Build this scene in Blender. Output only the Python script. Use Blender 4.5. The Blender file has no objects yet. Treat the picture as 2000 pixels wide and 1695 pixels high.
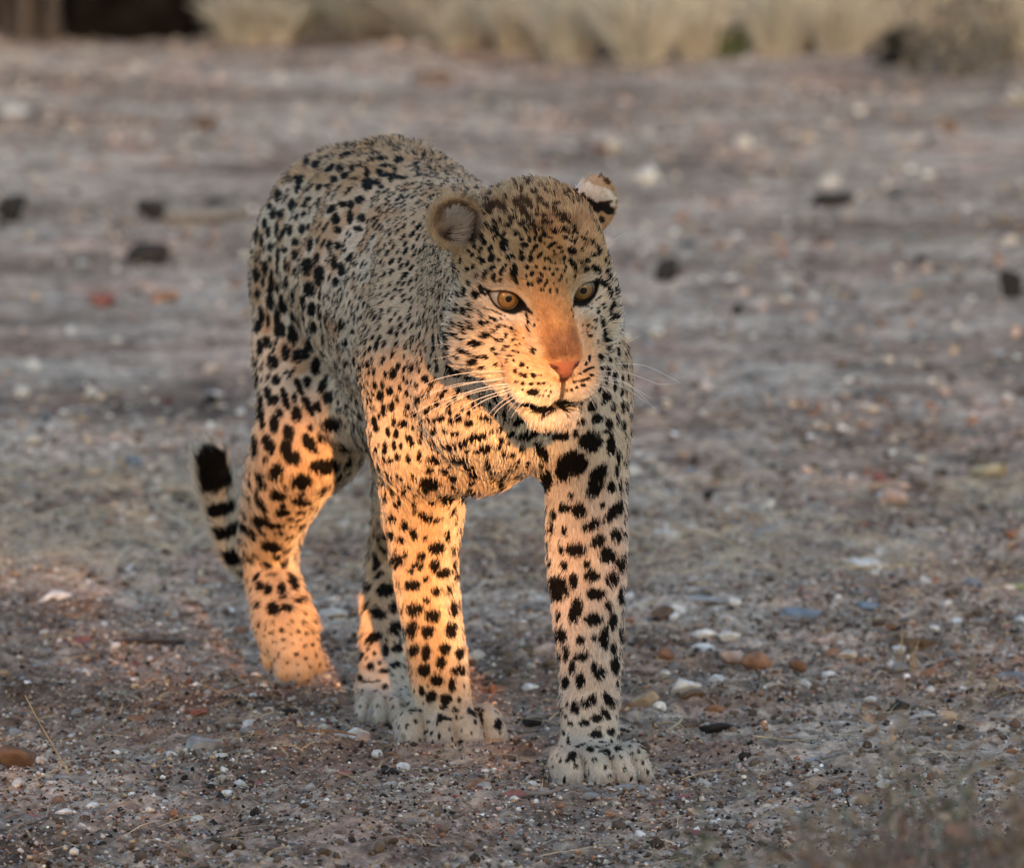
import bpy, math, random, os
import numpy as np
from mathutils import Vector, Matrix
rad = math.radians
scene = bpy.context.scene
DEV_FUR = True
DEV_BODY_ONLY = False

# ------------------------------------------------------------------ camera
CAM_H = 1.4
PITCH = rad(5.952)
FPX = 2000.0*300.0/36.0
cam_data = bpy.data.cameras.new("camera")
cam_data.lens = 300.0
cam_data.sensor_width = 36.0
cam_data.clip_start = 0.1
cam_data.clip_end = 400.0
cam_data.dof.use_dof = True
cam_data.dof.focus_distance = 9.42
cam_data.dof.aperture_fstop = 9.0
cam = bpy.data.objects.new("camera", cam_data)
cam.location = (0, 0, CAM_H)
cam.rotation_euler = (rad(90)-PITCH, 0, 0)
scene.collection.objects.link(cam)
scene.camera = cam

# ------------------------------------------------------------------ light
SUN_AZ, SUN_EL = rad(6), rad(11)      # behind the camera, to its right, low
world = bpy.data.worlds.new("World")
scene.world = world
world.use_nodes = True
nt = world.node_tree
nt.nodes.clear()
wout = nt.nodes.new("ShaderNodeOutputWorld")
bg = nt.nodes.new("ShaderNodeBackground")
sky = nt.nodes.new("ShaderNodeTexSky")
sky.sky_type = 'NISHITA'
sky.sun_disc = False
sky.sun_elevation = SUN_EL
sky.sun_rotation = math.pi - SUN_AZ
sky.air_density = 1.0
sky.dust_density = 3.0
bg.inputs['Strength'].default_value = 0.15
nt.links.new(sky.outputs[0], bg.inputs['Color'])
nt.links.new(bg.outputs[0], wout.inputs['Surface'])
sun_dir = Vector((math.sin(SUN_AZ)*math.cos(SUN_EL), -math.cos(SUN_AZ)*math.cos(SUN_EL), math.sin(SUN_EL)))
sl = bpy.data.lights.new("sun", 'SUN')
sl.energy = 3.0
sl.angle = rad(0.5)
sl.color = (1.0, 0.41, 0.13)
sun = bpy.data.objects.new("sun", sl)
sun.rotation_euler = sun_dir.to_track_quat('Z', 'Y').to_euler()
sun.location = (3, 2, 4)
scene.collection.objects.link(sun)
vs = scene.view_settings
vs.view_transform = 'Standard'
vs.look = 'None'
vs.exposure = 1.70
vs.gamma = 1.0
vs.use_curve_mapping = False
scene.cycles.use_denoising = True
scene.cycles.max_bounces = 5
scene.cycles.diffuse_bounces = 3
scene.cycles.glossy_bounces = 2
scene.cycles.transmission_bounces = 3
scene.cycles.transparent_max_bounces = 6
scene.render.hair_type = 'STRIP'
scene.render.film_transparent = False

# ------------------------------------------------------------------ helpers
cp, sp = math.cos(PITCH), math.sin(PITCH)
def ray(px, py):
    u = (px-1000.0)/FPX; v = -(py-847.5)/FPX
    return np.array([u, cp + v*sp, -sp + v*cp])
def at(px, py, Y):
    """point at world depth Y seen at photo pixel px, py"""
    d = ray(px, py)
    return np.array([0, 0, CAM_H]) + d*(Y/d[1])
def gnd(px, py, z=0.0):
    d = ray(px, py)
    return np.array([0, 0, CAM_H]) + d*((z-CAM_H)/d[2])
def prj(P):
    """world points (n,3) -> photo pixels"""
    P = np.asarray(P, dtype=float)
    x = P[..., 0]; y = P[..., 1]; z = P[..., 2]-CAM_H
    f = y*cp - z*sp; v = y*sp + z*cp
    return 1000 + FPX*x/f, 847.5 - FPX*v/f
def mesh_obj(name, verts, faces, mat=None, parent=None, smooth=True, mats=None):
    me = bpy.data.meshes.new(name)
    me.from_pydata([tuple(map(float, v)) for v in verts], [], [tuple(map(int, f)) for f in faces])
    if smooth:
        me.shade_smooth()
    if mat: me.materials.append(mat)
    o = bpy.data.objects.new(name, me)
    scene.collection.objects.link(o)
    if parent: o.parent = parent
    return o
def np_mesh(name, V, F, mat=None, parent=None, smooth=True):
    """fast mesh from numpy arrays; F is (n,3) or (n,4)"""
    V = np.ascontiguousarray(V, dtype=np.float32); F = np.ascontiguousarray(F, dtype=np.int32)
    me = bpy.data.meshes.new(name)
    k = F.shape[1]
    me.vertices.add(len(V)); me.vertices.foreach_set('co', V.ravel())
    me.loops.add(F.size); me.loops.foreach_set('vertex_index', F.ravel())
    me.polygons.add(len(F)); me.polygons.foreach_set('loop_start', np.arange(0, F.size, k, dtype=np.int32))
    me.update(calc_edges=True)
    if smooth: me.polygons.foreach_set('use_smooth', np.ones(len(F), dtype=bool))
    if mat: me.materials.append(mat)
    o = bpy.data.objects.new(name, me)
    scene.collection.objects.link(o)
    if parent: o.parent = parent
    return o
def tag(o, label=None, cat=None, group=None, kind=None):
    if label: o['label'] = label
    if cat: o['category'] = cat
    if group: o['group'] = group
    if kind: o['kind'] = kind
    return o
def mat_simple(name, col, rough=0.8, attr=None, spec=0.3, noise=None, bump=None):
    """principled; attr: colour attribute name; noise: (scale, amount) value variation; bump: (scale, strength, distance)"""
    m = bpy.data.materials.new(name); m.use_nodes = True
    n = m.node_tree; b = n.nodes['Principled BSDF']
    b.inputs['Roughness'].default_value = rough
    b.inputs['Specular IOR Level'].default_value = spec
    if attr:
        a = n.nodes.new('ShaderNodeAttribute'); a.attribute_name = attr; src = a.outputs['Color']
    else:
        a = n.nodes.new('ShaderNodeRGB'); a.outputs[0].default_value = (*col, 1); src = a.outputs[0]
    if noise:
        g = n.nodes.new('ShaderNodeNewGeometry')
        t = n.nodes.new('ShaderNodeTexNoise'); t.inputs['Scale'].default_value = noise[0]; t.inputs['Detail'].default_value = 6
        n.links.new(g.outputs['Position'], t.inputs['Vector'])
        mr = n.nodes.new('ShaderNodeMapRange'); mr.inputs['From Min'].default_value = .3; mr.inputs['From Max'].default_value = .7
        mr.inputs['To Min'].default_value = 1-noise[1]; mr.inputs['To Max'].default_value = 1+noise[1]
        n.links.new(t.outputs[0], mr.inputs['Value'])
        mx = n.nodes.new('ShaderNodeVectorMath'); mx.operation = 'SCALE'
        n.links.new(src, mx.inputs[0]); n.links.new(mr.outputs[0], mx.inputs['Scale']); src = mx.outputs[0]
    n.links.new(src, b.inputs['Base Color'])
    if bump:
        g = n.nodes.new('ShaderNodeNewGeometry')
        t = n.nodes.new('ShaderNodeTexNoise'); t.inputs['Scale'].default_value = bump[0]; t.inputs['Detail'].default_value = 8
        n.links.new(g.outputs['Position'], t.inputs['Vector'])
        bp = n.nodes.new('ShaderNodeBump'); bp.inputs['Strength'].default_value = bump[1]; bp.inputs['Distance'].default_value = bump[2]
        n.links.new(t.outputs[0], bp.inputs['Height']); n.links.new(bp.outputs[0], b.inputs['Normal'])
    return m
rng = np.random.default_rng(7)
def set_col(me, name, C, domain='POINT'):
    C = np.concatenate([C, np.ones((len(C), 1))], 1).astype(np.float32)
    a = me.attributes.new(name, 'FLOAT_COLOR', domain)
    a.data.foreach_set('color', C.ravel())
# cheap smooth value noise on points
def vnoise(P, scale, seed=0):
    P = np.asarray(P)*scale + seed*17.3
    i = np.floor(P).astype(np.int64); f = P-i; f = f*f*(3-2*f)
    def h(ix, iy, iz):
        n = (ix*374761393 + iy*668265263 + iz*2147483647 + seed*1274126177) & 0x7fffffff
        n = ((n ^ (n >> 13))*1274126177) & 0x7fffffff
        return ((n ^ (n >> 16)) & 0xffff)/65535.0
    r = 0
    for dx in (0, 1):
        for dy in (0, 1):
            for dz in (0, 1):
                w = (f[:, 0] if dx else 1-f[:, 0])*(f[:, 1] if dy else 1-f[:, 1])*(f[:, 2] if dz else 1-f[:, 2])
                r = r + w*h(i[:, 0]+dx, i[:, 1]+dy, i[:, 2]+dz)
    return r
# ================================================================== LEOPARD
Y0 = 9.6
def pxm(Y): return Y/FPX/cp*1.0          # metres per photo pixel at depth Y (about)
# ---- head frame
HY = Y0-0.23
HM = at(1065, 577, HY)
HS = pxm(HY)
_t = -ray(1065, 577); _t /= np.linalg.norm(_t)
_r = np.array([1.0, 0, 0]); _r -= _t*np.dot(_r, _t); _r /= np.linalg.norm(_r)
_u = np.cross(_t, _r)
ROLL, YAW, HP = rad(6.5), rad(19), rad(20)
_r2 = math.cos(ROLL)*_r + math.sin(ROLL)*_u
_u2 = -math.sin(ROLL)*_r + math.cos(ROLL)*_u
_f = math.cos(YAW)*_t + math.sin(YAW)*_r2
HX = math.cos(YAW)*_r2 - math.sin(YAW)*_t
HF = math.cos(HP)*_f - math.sin(HP)*_u2
HU = math.sin(HP)*_f + math.cos(HP)*_u2
HMAT = np.stack([HX, HF, HU])           # rows: axes
def hp(x, f, u):
    x = x + 9*min(max((-f-40)/50, 0), 1) + 5*min(max((f-40)/40, 0), 1)
    return HM + HS*(x*HX + f*HF + u*HU)
def to_head(P): return ((P-HM) @ HMAT.T)/HS

prims = []     # (type, params, k, op, tagname)
def rc(a, b, ra, rb, k=0.02, op='u', t='body'):
    prims.append(('rc', (np.array(a, float), np.array(b, float), float(ra), float(rb)), k, op, t))
def el(c, radii, axes=None, k=0.02, op='u', t='body'):
    prims.append(('el', (np.array(c, float), np.array(radii, float), np.eye(3) if axes is None else np.array(axes, float)), k, op, t))
def bone(p, q, k=0.025, t='body', op='u'):
    """p,q = (px,py,dy,rpx)"""
    A = at(p[0], p[1], Y0+p[2]); B = at(q[0], q[1], Y0+q[2])
    rc(A, B, p[3]*pxm(Y0+p[2]), q[3]*pxm(Y0+q[2]), k, op, t)
def chain(pts, k=0.025, t='body'):
    """a limb: its bones are joined to each other first and then to the rest as one"""
    g = []
    for p, q in zip(pts[:-1], pts[1:]):
        g.append((at(p[0], p[1], Y0+p[2]), at(q[0], q[1], Y0+q[2]), p[3]*pxm(Y0+p[2]), q[3]*pxm(Y0+q[2])))
    prims.append(('grp', g, k, 'u', t))
def hel(c, r, rot=None, k=0.012, op='u', t='head'):
    ax = HMAT if rot is None else np.array(rot) @ HMAT
    el(hp(*c), np.array(r)*HS, ax, k, op, t)
def hrc(a, b, ra, rb, k=0.01, op='u', t='head'):
    rc(hp(*a), hp(*b), ra*HS, rb*HS, k, op, t)

# ---- trunk
bone((700, 478, .80, 196), (800, 560, .52, 200), .03)          # rump to loin
bone((800, 560, .52, 205), (940, 690, .24, 215), .03)          # loin to ribs
bone((760, 420, .62, 150), (880, 500, .36, 140), .04)          # back
bone((655, 560, .80, 160), (640, 690, .76, 140), .04)          # haunch
bone((835, 700, .46, 165), (940, 740, .26, 195), .03)          # belly
bone((955, 720, .18, 200), (985, 730, .06, 186), .03)          # chest
bone((925, 868, .17, 88), (970, 810, .09, 108), .03)           # brisket
bone((850, 850, .15, 78), (925, 862, .13, 80), .035)
bone((1125, 810, .07, 66), (1035, 800, .10, 80), .03)
bone((690, 790, .60, 75), (790, 790, .45, 80), .03)            # flank fold
# shoulders
bone((850, 520, .22, 120), (815, 700, .14, 100), .03)
bone((815, 700, .14, 96), (822, 850, .16, 90), .045)
bone((1060, 560, .16, 120), (1118, 720, .07, 98), .03)
bone((1118, 720, .06, 94), (1138, 850, .06, 84), .045)
# withers / neck
bone((930, 500, .20, 125), (985, 520, -.02, 120), .03, 'neck')
bone((960, 640, .14, 160), (1010, 600, -.06, 140), .03, 'neck')
bone((985, 740, .08, 120), (1030, 690, -.06, 95), .03, 'neck')
# front leg, leopard's right (viewer left)
chain([(822, 830, .16, 88), (827, 930, .22, 84), (826, 1000, .25, 74), (829, 1100, .27, 60), (838, 1180, .28, 56), (851, 1260, .29, 53), (860, 1340, .30, 53), (868, 1392, .30, 54)], .02, 'leg_fr')
# front leg, leopard's left (viewer right)
chain([(1138, 840, .05, 78), (1145, 930, .07, 77), (1146, 1050, .08, 74), (1146, 1110, .085, 72), (1149, 1200, .08, 65), (1153, 1300, .075, 56), (1151, 1370, .07, 53), (1152, 1440, .06, 55)], .02, 'leg_fl')
# hind leg right (lifted)
chain([(640, 700, .76, 138), (618, 800, .68, 112), (592, 865, .66, 95), (562, 930, .72, 80), (533, 1010, .82, 62), (524, 1065, .88, 55), (530, 1120, .88, 48), (546, 1180, .82, 53), (560, 1230, .77, 54)], .02, 'leg_hr')
bone((640, 860, .66, 62), (655, 900, .70, 35), .03, 'leg_hr')
# hind leg left
chain([(850, 780, .60, 110), (810, 880, .52, 85), (790, 960, .60, 58), (772, 1060, .70, 46), (765, 1100, .72, 46), (752, 1190, .66, 45), (748, 1300, .60, 43), (748, 1350, .57, 46)], .02, 'leg_hl')
# tail
TAILP = [(640, 470, 1.00, 45), (600, 640, 1.10, 36), (560, 850, 1.12, 32), (520, 1010, 1.12, 27), (482, 1106, 1.10, 25), (455, 1078, 1.08, 26), (434, 1010, 1.06, 29), (421, 950, 1.04, 34), (411, 905, 1.03, 31), (404, 884, 1.03, 14)]
chain(TAILP, .01, 'tail')

# ---- paws
def ground_z(x, y):
    return 0.0
def paw(px_l, px_r, py_b, heading, n=4, height=62, tname='paw', z0=0.0, tilt=0.0, splay=0.16):
    """paw seen between px_l and px_r with its lowest front edge at py_b; heading = toe direction angle in plan (0 = to the viewer, + = viewer's right)"""
    pc = gnd((px_l+px_r)/2, py_b, z0)
    m = pxm(pc[1]); w = (px_r-px_l)*m
    fw = np.array([math.sin(heading), -math.cos(heading), 0]); sd = np.array([math.cos(heading), math.sin(heading), 0]); up = np.array([0, 0, 1.0])
    L = 0.085
    c = pc - fw*L*0.5
    c[2] = z0
    h = height*m
    el(c+up*h*0.50-fw*0.014, (w*0.34, L*0.50, h*0.40), np.stack([sd, fw, up]), .014, 'u', tname)
    for i in range(n):
        s = (i-(n-1)/2)/((n-1)/2)
        fwd = 0.030 - 0.020*abs(s)**1.5
        cc = c + sd*(s*w*0.345) + fw*(fwd) + up*(h*0.36)
        d = fw*math.cos(s*splay) + sd*math.sin(s*splay)
        e = np.cross(up, d)
        rw = w*0.140
        el(cc + d*0.008 + up*h*.06, (rw, 0.036, h*0.46), np.stack([e, d, up]), .0035, 'u', tname)
        el(cc + d*0.030 - up*h*.10, (rw*.95, 0.020, h*0.28), np.stack([e, d, up]), .0035, 'u', tname)
    return c, h, w
paw(1088, 1278, 1536, rad(24), tname='paw_fl', height=92)
paw(776, 990, 1462, rad(14), tname='paw_fr', height=92)
paw(700, 806, 1415, rad(5), tname='paw_hl', height=70)
bone((748, 1340, .56, 46), (750, 1380, .54, 44), .02, 'leg_hl')
# lifted hind paw, hanging with its toes down
bone((560, 1230, .77, 52), (576, 1274, .74, 44), .02, 'paw_hr')
for (x, y, dy, r) in ((530, 1284, .77, 22), (558, 1306, .73, 24), (590, 1311, .72, 24), (615, 1294, .74, 21)):
    A = at(x-(x-575)*.4, y-50, Y0+dy+.01); B = at(x, y, Y0+dy)
    rc(A, B, 18*pxm(10.4), r*pxm(10.4), .003, 'u', 'paw_hr')

# ---- head (units: photo pixels in the head's own frame; x right, f forward, u up; origin between the eyes)
hel((0, -116, 74), (134, 134, 122), k=.02)
hel((0, -100, 30), (146, 110, 90), k=.02)
hel((0, -78, -18), (150, 100, 108), k=.02)
hel((0, -130, -60), (150, 110, 110), k=.02)
for s in (-1, 1):
    hel((s*104, -78, -58), (62, 64, 76), k=.018)        # cheek
    hel((s*100, -46, -95), (50, 50, 50), k=.02)
    hel((s*116, -100, -112), (62, 60, 62), k=.02)
    hel((s*66, -20, 44), (54, 36, 24), k=.010)
    hrc((s*40, 2, 22), (s*104, -22, 44), 12, 13, k=.008)          # brow
    hel((s*80, -24, -42), (42, 30, 24), k=.012)         # below the eye
    hel((s*41, 50, -166), (49, 47, 43), k=.007)
    hrc((s*70, 0, -62), (s*56, 26, -135), 36, 36, k=.014)
    hrc((s*34, 40, -110), (s*36, 56, -150), 34, 34, k=.01)         # muzzle pad
    hrc((s*30, 22, -62), (s*26, 64, -100), 26, 22, k=.010)
    hrc((s*92, -52, -128), (s*32, 4, -208), 50, 30, k=.012)      # jaw side
hrc((-7, -10, 20), (-7, 64, -92), 40, 36, k=.012)
hrc((7, -10, 20), (7, 64, -92), 40, 36, k=.012)         # bridge
hel((0, 20, -145), (68, 62, 60), k=.012)
hel((0, 90, -119), (34, 20, 22), k=.007)                # nose
hrc((0, -64, -178), (0, 18, -222), 58, 38, k=.012)      # lower jaw
hel((0, 40, -233), (48, 36, 24), k=.006)                # chin
# mouth line and philtrum
MOUTH = []
def groove(a, b, r, f0=34):
    """a cleft of the mouth in the head's x-u plane"""
    MOUTH.append((np.array([a[0], a[1]], float), np.array([b[0], b[1]], float), float(r)))
    prims.append(('slot', (a, b, float(r), float(f0), 140.0), .003, 's', 'head'))
for s in (-1, 1):
    groove((0, -202), (s*24, -210), 6.0, 26)
    groove((s*24, -210), (s*50, -208), 6.5, 20)
    groove((s*50, -208), (s*68, -196), 5.0, 0)
    hel((s*20, 108, -121), (8, 10, 5), k=.002, op='s')
groove((0, -156), (0, -198), 0.9, 84)
# eyes
EYEC = {}
EYR = 33.0
for s in (-1, 1):
    ec = (s*79, -26, 0)
    EYEC[s] = ec
    hel(ec, (EYR+5, EYR+5, EYR+5), k=.006)
    # almond opening = two big cylinders' intersection, along the viewing axis of the eye
    a = rad(24)*s
    prims.append(('almond', (hp(s*80, 0, 0), HX*math.cos(a)+HU*math.sin(a), HF, -HX*math.sin(a)+HU*math.cos(a), 33*HS, (15.5*HS, 19*HS), 46*HS), .003, 's', 'head'))
# ears
def ear(s, c, facing, upv, R=52, depth=30, thick=16, tall=1.0):
    f = np.array(facing, float); f /= np.linalg.norm(f)
    u = np.array(upv, float); u -= f*np.dot(u, f); u /= np.linalg.norm(u)
    x = np.cross(f, u)
    rot = np.stack([x, f, u])
    hel(c, (R, depth, R*tall), rot, k=.004, t='ear')
    cc = np.array(c)+f*(thick+4)
    hel(tuple(cc), (R*.88, depth*.96, R*.88*tall), rot, k=.006, op='s', t='ear')
    return rot
EARC = {-1: (-152, -118, 130), 1: (146, -150, 124)}
ear(-1, EARC[-1], (-.30, 1, -.05), (-.2, 0, 1), R=58, depth=34)
ear(1, EARC[1], (.80, -.60, -.15), (.55, .2, 1), R=50, depth=24, thick=12, tall=1.16)
for s in (-1, 1):
    hrc((s*108, -125, 52), (s*128, -132, 92), 40, 24, k=.012)

# ---------------- field on a rectilinear grid
def axis_pts(lo, hi, f0, f1, fine, coarse):
    xs = []; x = lo
    while x < hi:
        xs.append(x)
        d = max(f0-x, x-f1, 0.0)
        x += min(coarse, fine + d*0.12)
    xs.append(hi)
    return np.array(xs, np.float32)
FINE = 0.0020
gx = axis_pts(-.46, .30, -.115, .125, FINE, .0046)
gy = axis_pts(9.12, 10.90, 9.24, 9.46, FINE, .0050)
gz = axis_pts(-.012, 1.02, .36, .72, FINE, .0046)
print('grid', len(gx), len(gy), len(gz), len(gx)*len(gy)*len(gz)/1e6)

def sd_eval(p, X, Y, Z):
    typ, q = p[0], p[1]
    if typ == 'grp':
        d = None
        for g in q:
            e = sd_eval(('rc', g), X, Y, Z)
            if d is None: d = e
            else:
                h = np.maximum(.005-np.abs(d-e), 0)/.005
                d = np.minimum(d, e)-h*h*.005*.25
        return d
    if typ == 'rc':
        a, b, r1, r2 = q
        ba = b-a; l2 = float(ba@ba); rr = r1-r2; a2 = l2-rr*rr
        px, py, pz = X-a[0], Y-a[1], Z-a[2]
        y = px*ba[0]+py*ba[1]+pz*ba[2]
        z = y-l2
        p2 = px*px+py*py+pz*pz
        x2 = np.maximum(p2*l2 - y*y, 0)*l2      # |pa*l2-ba*y|^2 = l2*(l2*p2-y^2)
        if a2 <= 0:   # one ball inside the other
            return np.minimum(np.sqrt(p2)-r1, np.sqrt((X-b[0])**2+(Y-b[1])**2+(Z-b[2])**2)-r2)
        y2 = y*y*l2; z2 = z*z*l2
        k = np.sign(rr)*rr*rr*x2
        il2 = 1.0/l2
        c1 = np.sign(z)*a2*z2 > k
        c2 = np.sign(y)*a2*y2 < k
        d = (np.sqrt(x2*a2*il2)+y*rr)*il2-r1
        d1 = np.sqrt(x2+z2)*il2-r2
        d2 = np.sqrt(x2+y2)*il2-r1
        return np.where(c1, d1, np.where(c2, d2, d))
    if typ == 'el':
        c, r, ax = q
        X = X-c[0]; Y = Y-c[1]; Z = Z-c[2]
        e = [(X*ax[i][0]+Y*ax[i][1]+Z*ax[i][2]) for i in range(3)]
        k0 = np.sqrt(sum((e[i]/r[i])**2 for i in range(3)))
        k1 = np.sqrt(sum((e[i]/r[i]**2)**2 for i in range(3)))
        return k0*(k0-1)/np.maximum(k1, 1e-6)
    if typ == 'almond':
        c, ax, af, au, hw, hh, depth = q
        X = X-c[0]; Y = Y-c[1]; Z = Z-c[2]
        u = X*ax[0]+Y*ax[1]+Z*ax[2]; v = X*au[0]+Y*au[1]+Z*au[2]; f = X*af[0]+Y*af[1]+Z*af[2]
        h1, h2 = hh; R1 = (hw*hw+h1*h1)/(2*h1); R2 = (hw*hw+h2*h2)/(2*h2)
        d1 = np.sqrt(u*u+(v+R1-h1)**2)-R1; d2 = np.sqrt(u*u+(v-R2+h2)**2)-R2
        return np.maximum(np.maximum(d1, d2), np.abs(f)-depth)
    if typ == 'slot':      # a cleft: a capsule in the x-u plane of the head, run along its f axis
        a, b, rr, f0, f1 = q
        X = X-HM[0]; Y = Y-HM[1]; Z = Z-HM[2]
        x = (X*HX[0]+Y*HX[1]+Z*HX[2])/HS-5; u = (X*HU[0]+Y*HU[1]+Z*HU[2])/HS; f = (X*HF[0]+Y*HF[1]+Z*HF[2])/HS
        dx, du = b[0]-a[0], b[1]-a[1]; t = np.clip(((x-a[0])*dx+(u-a[1])*du)/(dx*dx+du*du), 0, 1)
        d = np.sqrt((x-a[0]-t*dx)**2+(u-a[1]-t*du)**2)-rr
        return np.maximum(d, np.maximum(f0-f, f-f1))*HS
def prim_bounds(p):
    typ, q = p[0], p[1]
    if typ == 'slot':
        a, b, rr, f0, f1 = q
        c = np.array([hp(x, f, u) for x, u in (a, b) for f in (f0, f1)]); return c.min(0)-rr*HS, c.max(0)+rr*HS
    if typ == 'grp':
        return np.min([np.minimum(a-r1, b-r2) for a, b, r1, r2 in q], 0), np.max([np.maximum(a+r1, b+r2) for a, b, r1, r2 in q], 0)
    if typ == 'rc':
        a, b, r1, r2 = q
        return np.minimum(a-r1, b-r2), np.maximum(a+r1, b+r2)
    if typ == 'el':
        c, r, ax = q
        e = np.sqrt(((ax.T*r)**2).sum(1))
        return c-e, c+e
    c, ax, af, au, hw, hh, depth = q
    return c-max(hw, depth), c+max(hw, depth)
def build_field():
    D = np.full((len(gx), len(gy), len(gz)), 0.5, np.float32)
    order = [p for p in prims if p[4] != 'ear'] 
    # the ears are carved on their own and then joined, so that the cup is not filled by the skull
    def apply(D, plist):
        for p in plist:
            lo, hi = prim_bounds(p); m = p[2]+.012
            i0, i1 = np.searchsorted(gx, lo[0]-m), np.searchsorted(gx, hi[0]+m)
            j0, j1 = np.searchsorted(gy, lo[1]-m), np.searchsorted(gy, hi[1]+m)
            k0, k1 = np.searchsorted(gz, lo[2]-m), np.searchsorted(gz, hi[2]+m)
            if i1 <= i0 or j1 <= j0 or k1 <= k0: continue
            X = gx[i0:i1][:, None, None]; Y = gy[j0:j1][None, :, None]; Z = gz[k0:k1][None, None, :]
            d = sd_eval(p, X, Y, Z).astype(np.float32)
            A = D[i0:i1, j0:j1, k0:k1]; k = p[2]
            if p[3] == 'u':
                h = np.maximum(k-np.abs(A-d), 0)/k
                D[i0:i1, j0:j1, k0:k1] = np.minimum(A, d) - h*h*k*0.25
            else:
                h = np.maximum(k-np.abs(A+d), 0)/k
                D[i0:i1, j0:j1, k0:k1] = np.maximum(A, -d) + h*h*k*0.25
        return D
    apply(D, order)
    E = np.full_like(D, 0.5)
    apply(E, [p for p in prims if p[4] == 'ear'])
    m = E < .45
    k = .006
    h = np.maximum(k-np.abs(D-E), 0)/k
    D = np.where(m, np.minimum(D, E)-h*h*k*.25, D)
    return D
def surface_nets(D):
    S = D < 0
    nx, ny, nz = D.shape
    c = S[:-1, :-1, :-1].astype(np.int8)
    tot = np.zeros((nx-1, ny-1, nz-1), np.int8)
    for dx in (0, 1):
        for dy in (0, 1):
            for dz in (0, 1):
                tot += S[dx:nx-1+dx, dy:ny-1+dy, dz:nz-1+dz]
    act = (tot > 0) & (tot < 8)
    I, J, K = np.nonzero(act)
    idx = -np.ones(act.shape, np.int32); idx[I, J, K] = np.arange(len(I))
    acc = np.zeros((len(I), 3)); cnt = np.zeros(len(I))
    co = [(dx, dy, dz) for dx in (0, 1) for dy in (0, 1) for dz in (0, 1)]
    for a in co:
        for b in co:
            if sum(b)-sum(a) == 1 and all(b[i] >= a[i] for i in range(3)):
                da = D[I+a[0], J+a[1], K+a[2]]; db = D[I+b[0], J+b[1], K+b[2]]
                m = (da < 0) != (db < 0)
                t = np.where(m, da/np.where(m, da-db, 1), 0)
                pa = np.stack([gx[I+a[0]], gy[J+a[1]], gz[K+a[2]]], 1); pb = np.stack([gx[I+b[0]], gy[J+b[1]], gz[K+b[2]]], 1)
                acc += np.where(m[:, None], pa+(pb-pa)*t[:, None], 0); cnt += m
    V = acc/cnt[:, None]
    F = []
    for ax in range(3):
        sl0 = [slice(None)]*3; sl1 = [slice(None)]*3
        sl0[ax] = slice(0, -1); sl1[ax] = slice(1, None)
        A = S[tuple(sl0)]; B = S[tuple(sl1)]
        ch = A != B
        # drop borders in the other axes
        o1, o2 = (ax+1) % 3, (ax+2) % 3
        b = [slice(None)]*3; b[o1] = slice(1, -1); b[o2] = slice(1, -1)
        ch = ch[tuple(b)]; inside = A[tuple(b)]
        q = np.array(np.nonzero(ch)).T
        ins = inside[ch]
        base = q.copy(); base[:, o1] += 1; base[:, o2] += 1
        def cell(d1, d2):
            r = base.copy(); r[:, o1] -= d1; r[:, o2] -= d2
            return idx[r[:, 0], r[:, 1], r[:, 2]]
        f = np.stack([cell(1, 1), cell(0, 1), cell(0, 0), cell(1, 0)], 1)
        f[~ins] = f[~ins][:, ::-1]
        F.append(f)
    F = np.concatenate(F)
    F = F[(F >= 0).all(1)]
    return V, F
import time
_t0 = time.time()
D = build_field()
BV, BF = surface_nets(D)
del D
print('body verts', len(BV), 'faces', len(BF), 'time', time.time()-_t0)
# light smoothing
def smooth(V, F, n, lam=.5):
    E = np.concatenate([F[:, [0, 1]], F[:, [1, 2]], F[:, [2, 3]], F[:, [3, 0]]])
    deg = np.bincount(E[:, 0], minlength=len(V))+np.bincount(E[:, 1], minlength=len(V))
    for _ in range(n):
        A = np.stack([np.bincount(E[:, 0], V[E[:, 1], i], len(V))+np.bincount(E[:, 1], V[E[:, 0], i], len(V)) for i in range(3)], 1)
        V = V+(A/deg[:, None]-V)*lam
    return V
_S = smooth(BV, BF, 10, .6)
_w = np.clip((BV[:, 1]-(HY+.10))/.05, 0, 1)
_w = np.maximum(_w, np.clip((.42-BV[:, 2])/.05, 0, 1))*np.clip((BV[:, 2]-.075)/.03, 0, 1)
BV = smooth(BV, BF, 1)
BV = BV*(1-_w[:, None])+_S*_w[:, None]
def vert_normals(V, F):
    n = np.cross(V[F[:, 2]]-V[F[:, 0]], V[F[:, 3]]-V[F[:, 1]])
    N = np.zeros_like(V)
    for i in range(4):
        for j in range(3): N[:, j] += np.bincount(F[:, i], n[:, j], len(V))
    return N/np.maximum(np.linalg.norm(N, axis=1, keepdims=True), 1e-12)
BN = vert_normals(BV, BF)
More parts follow.
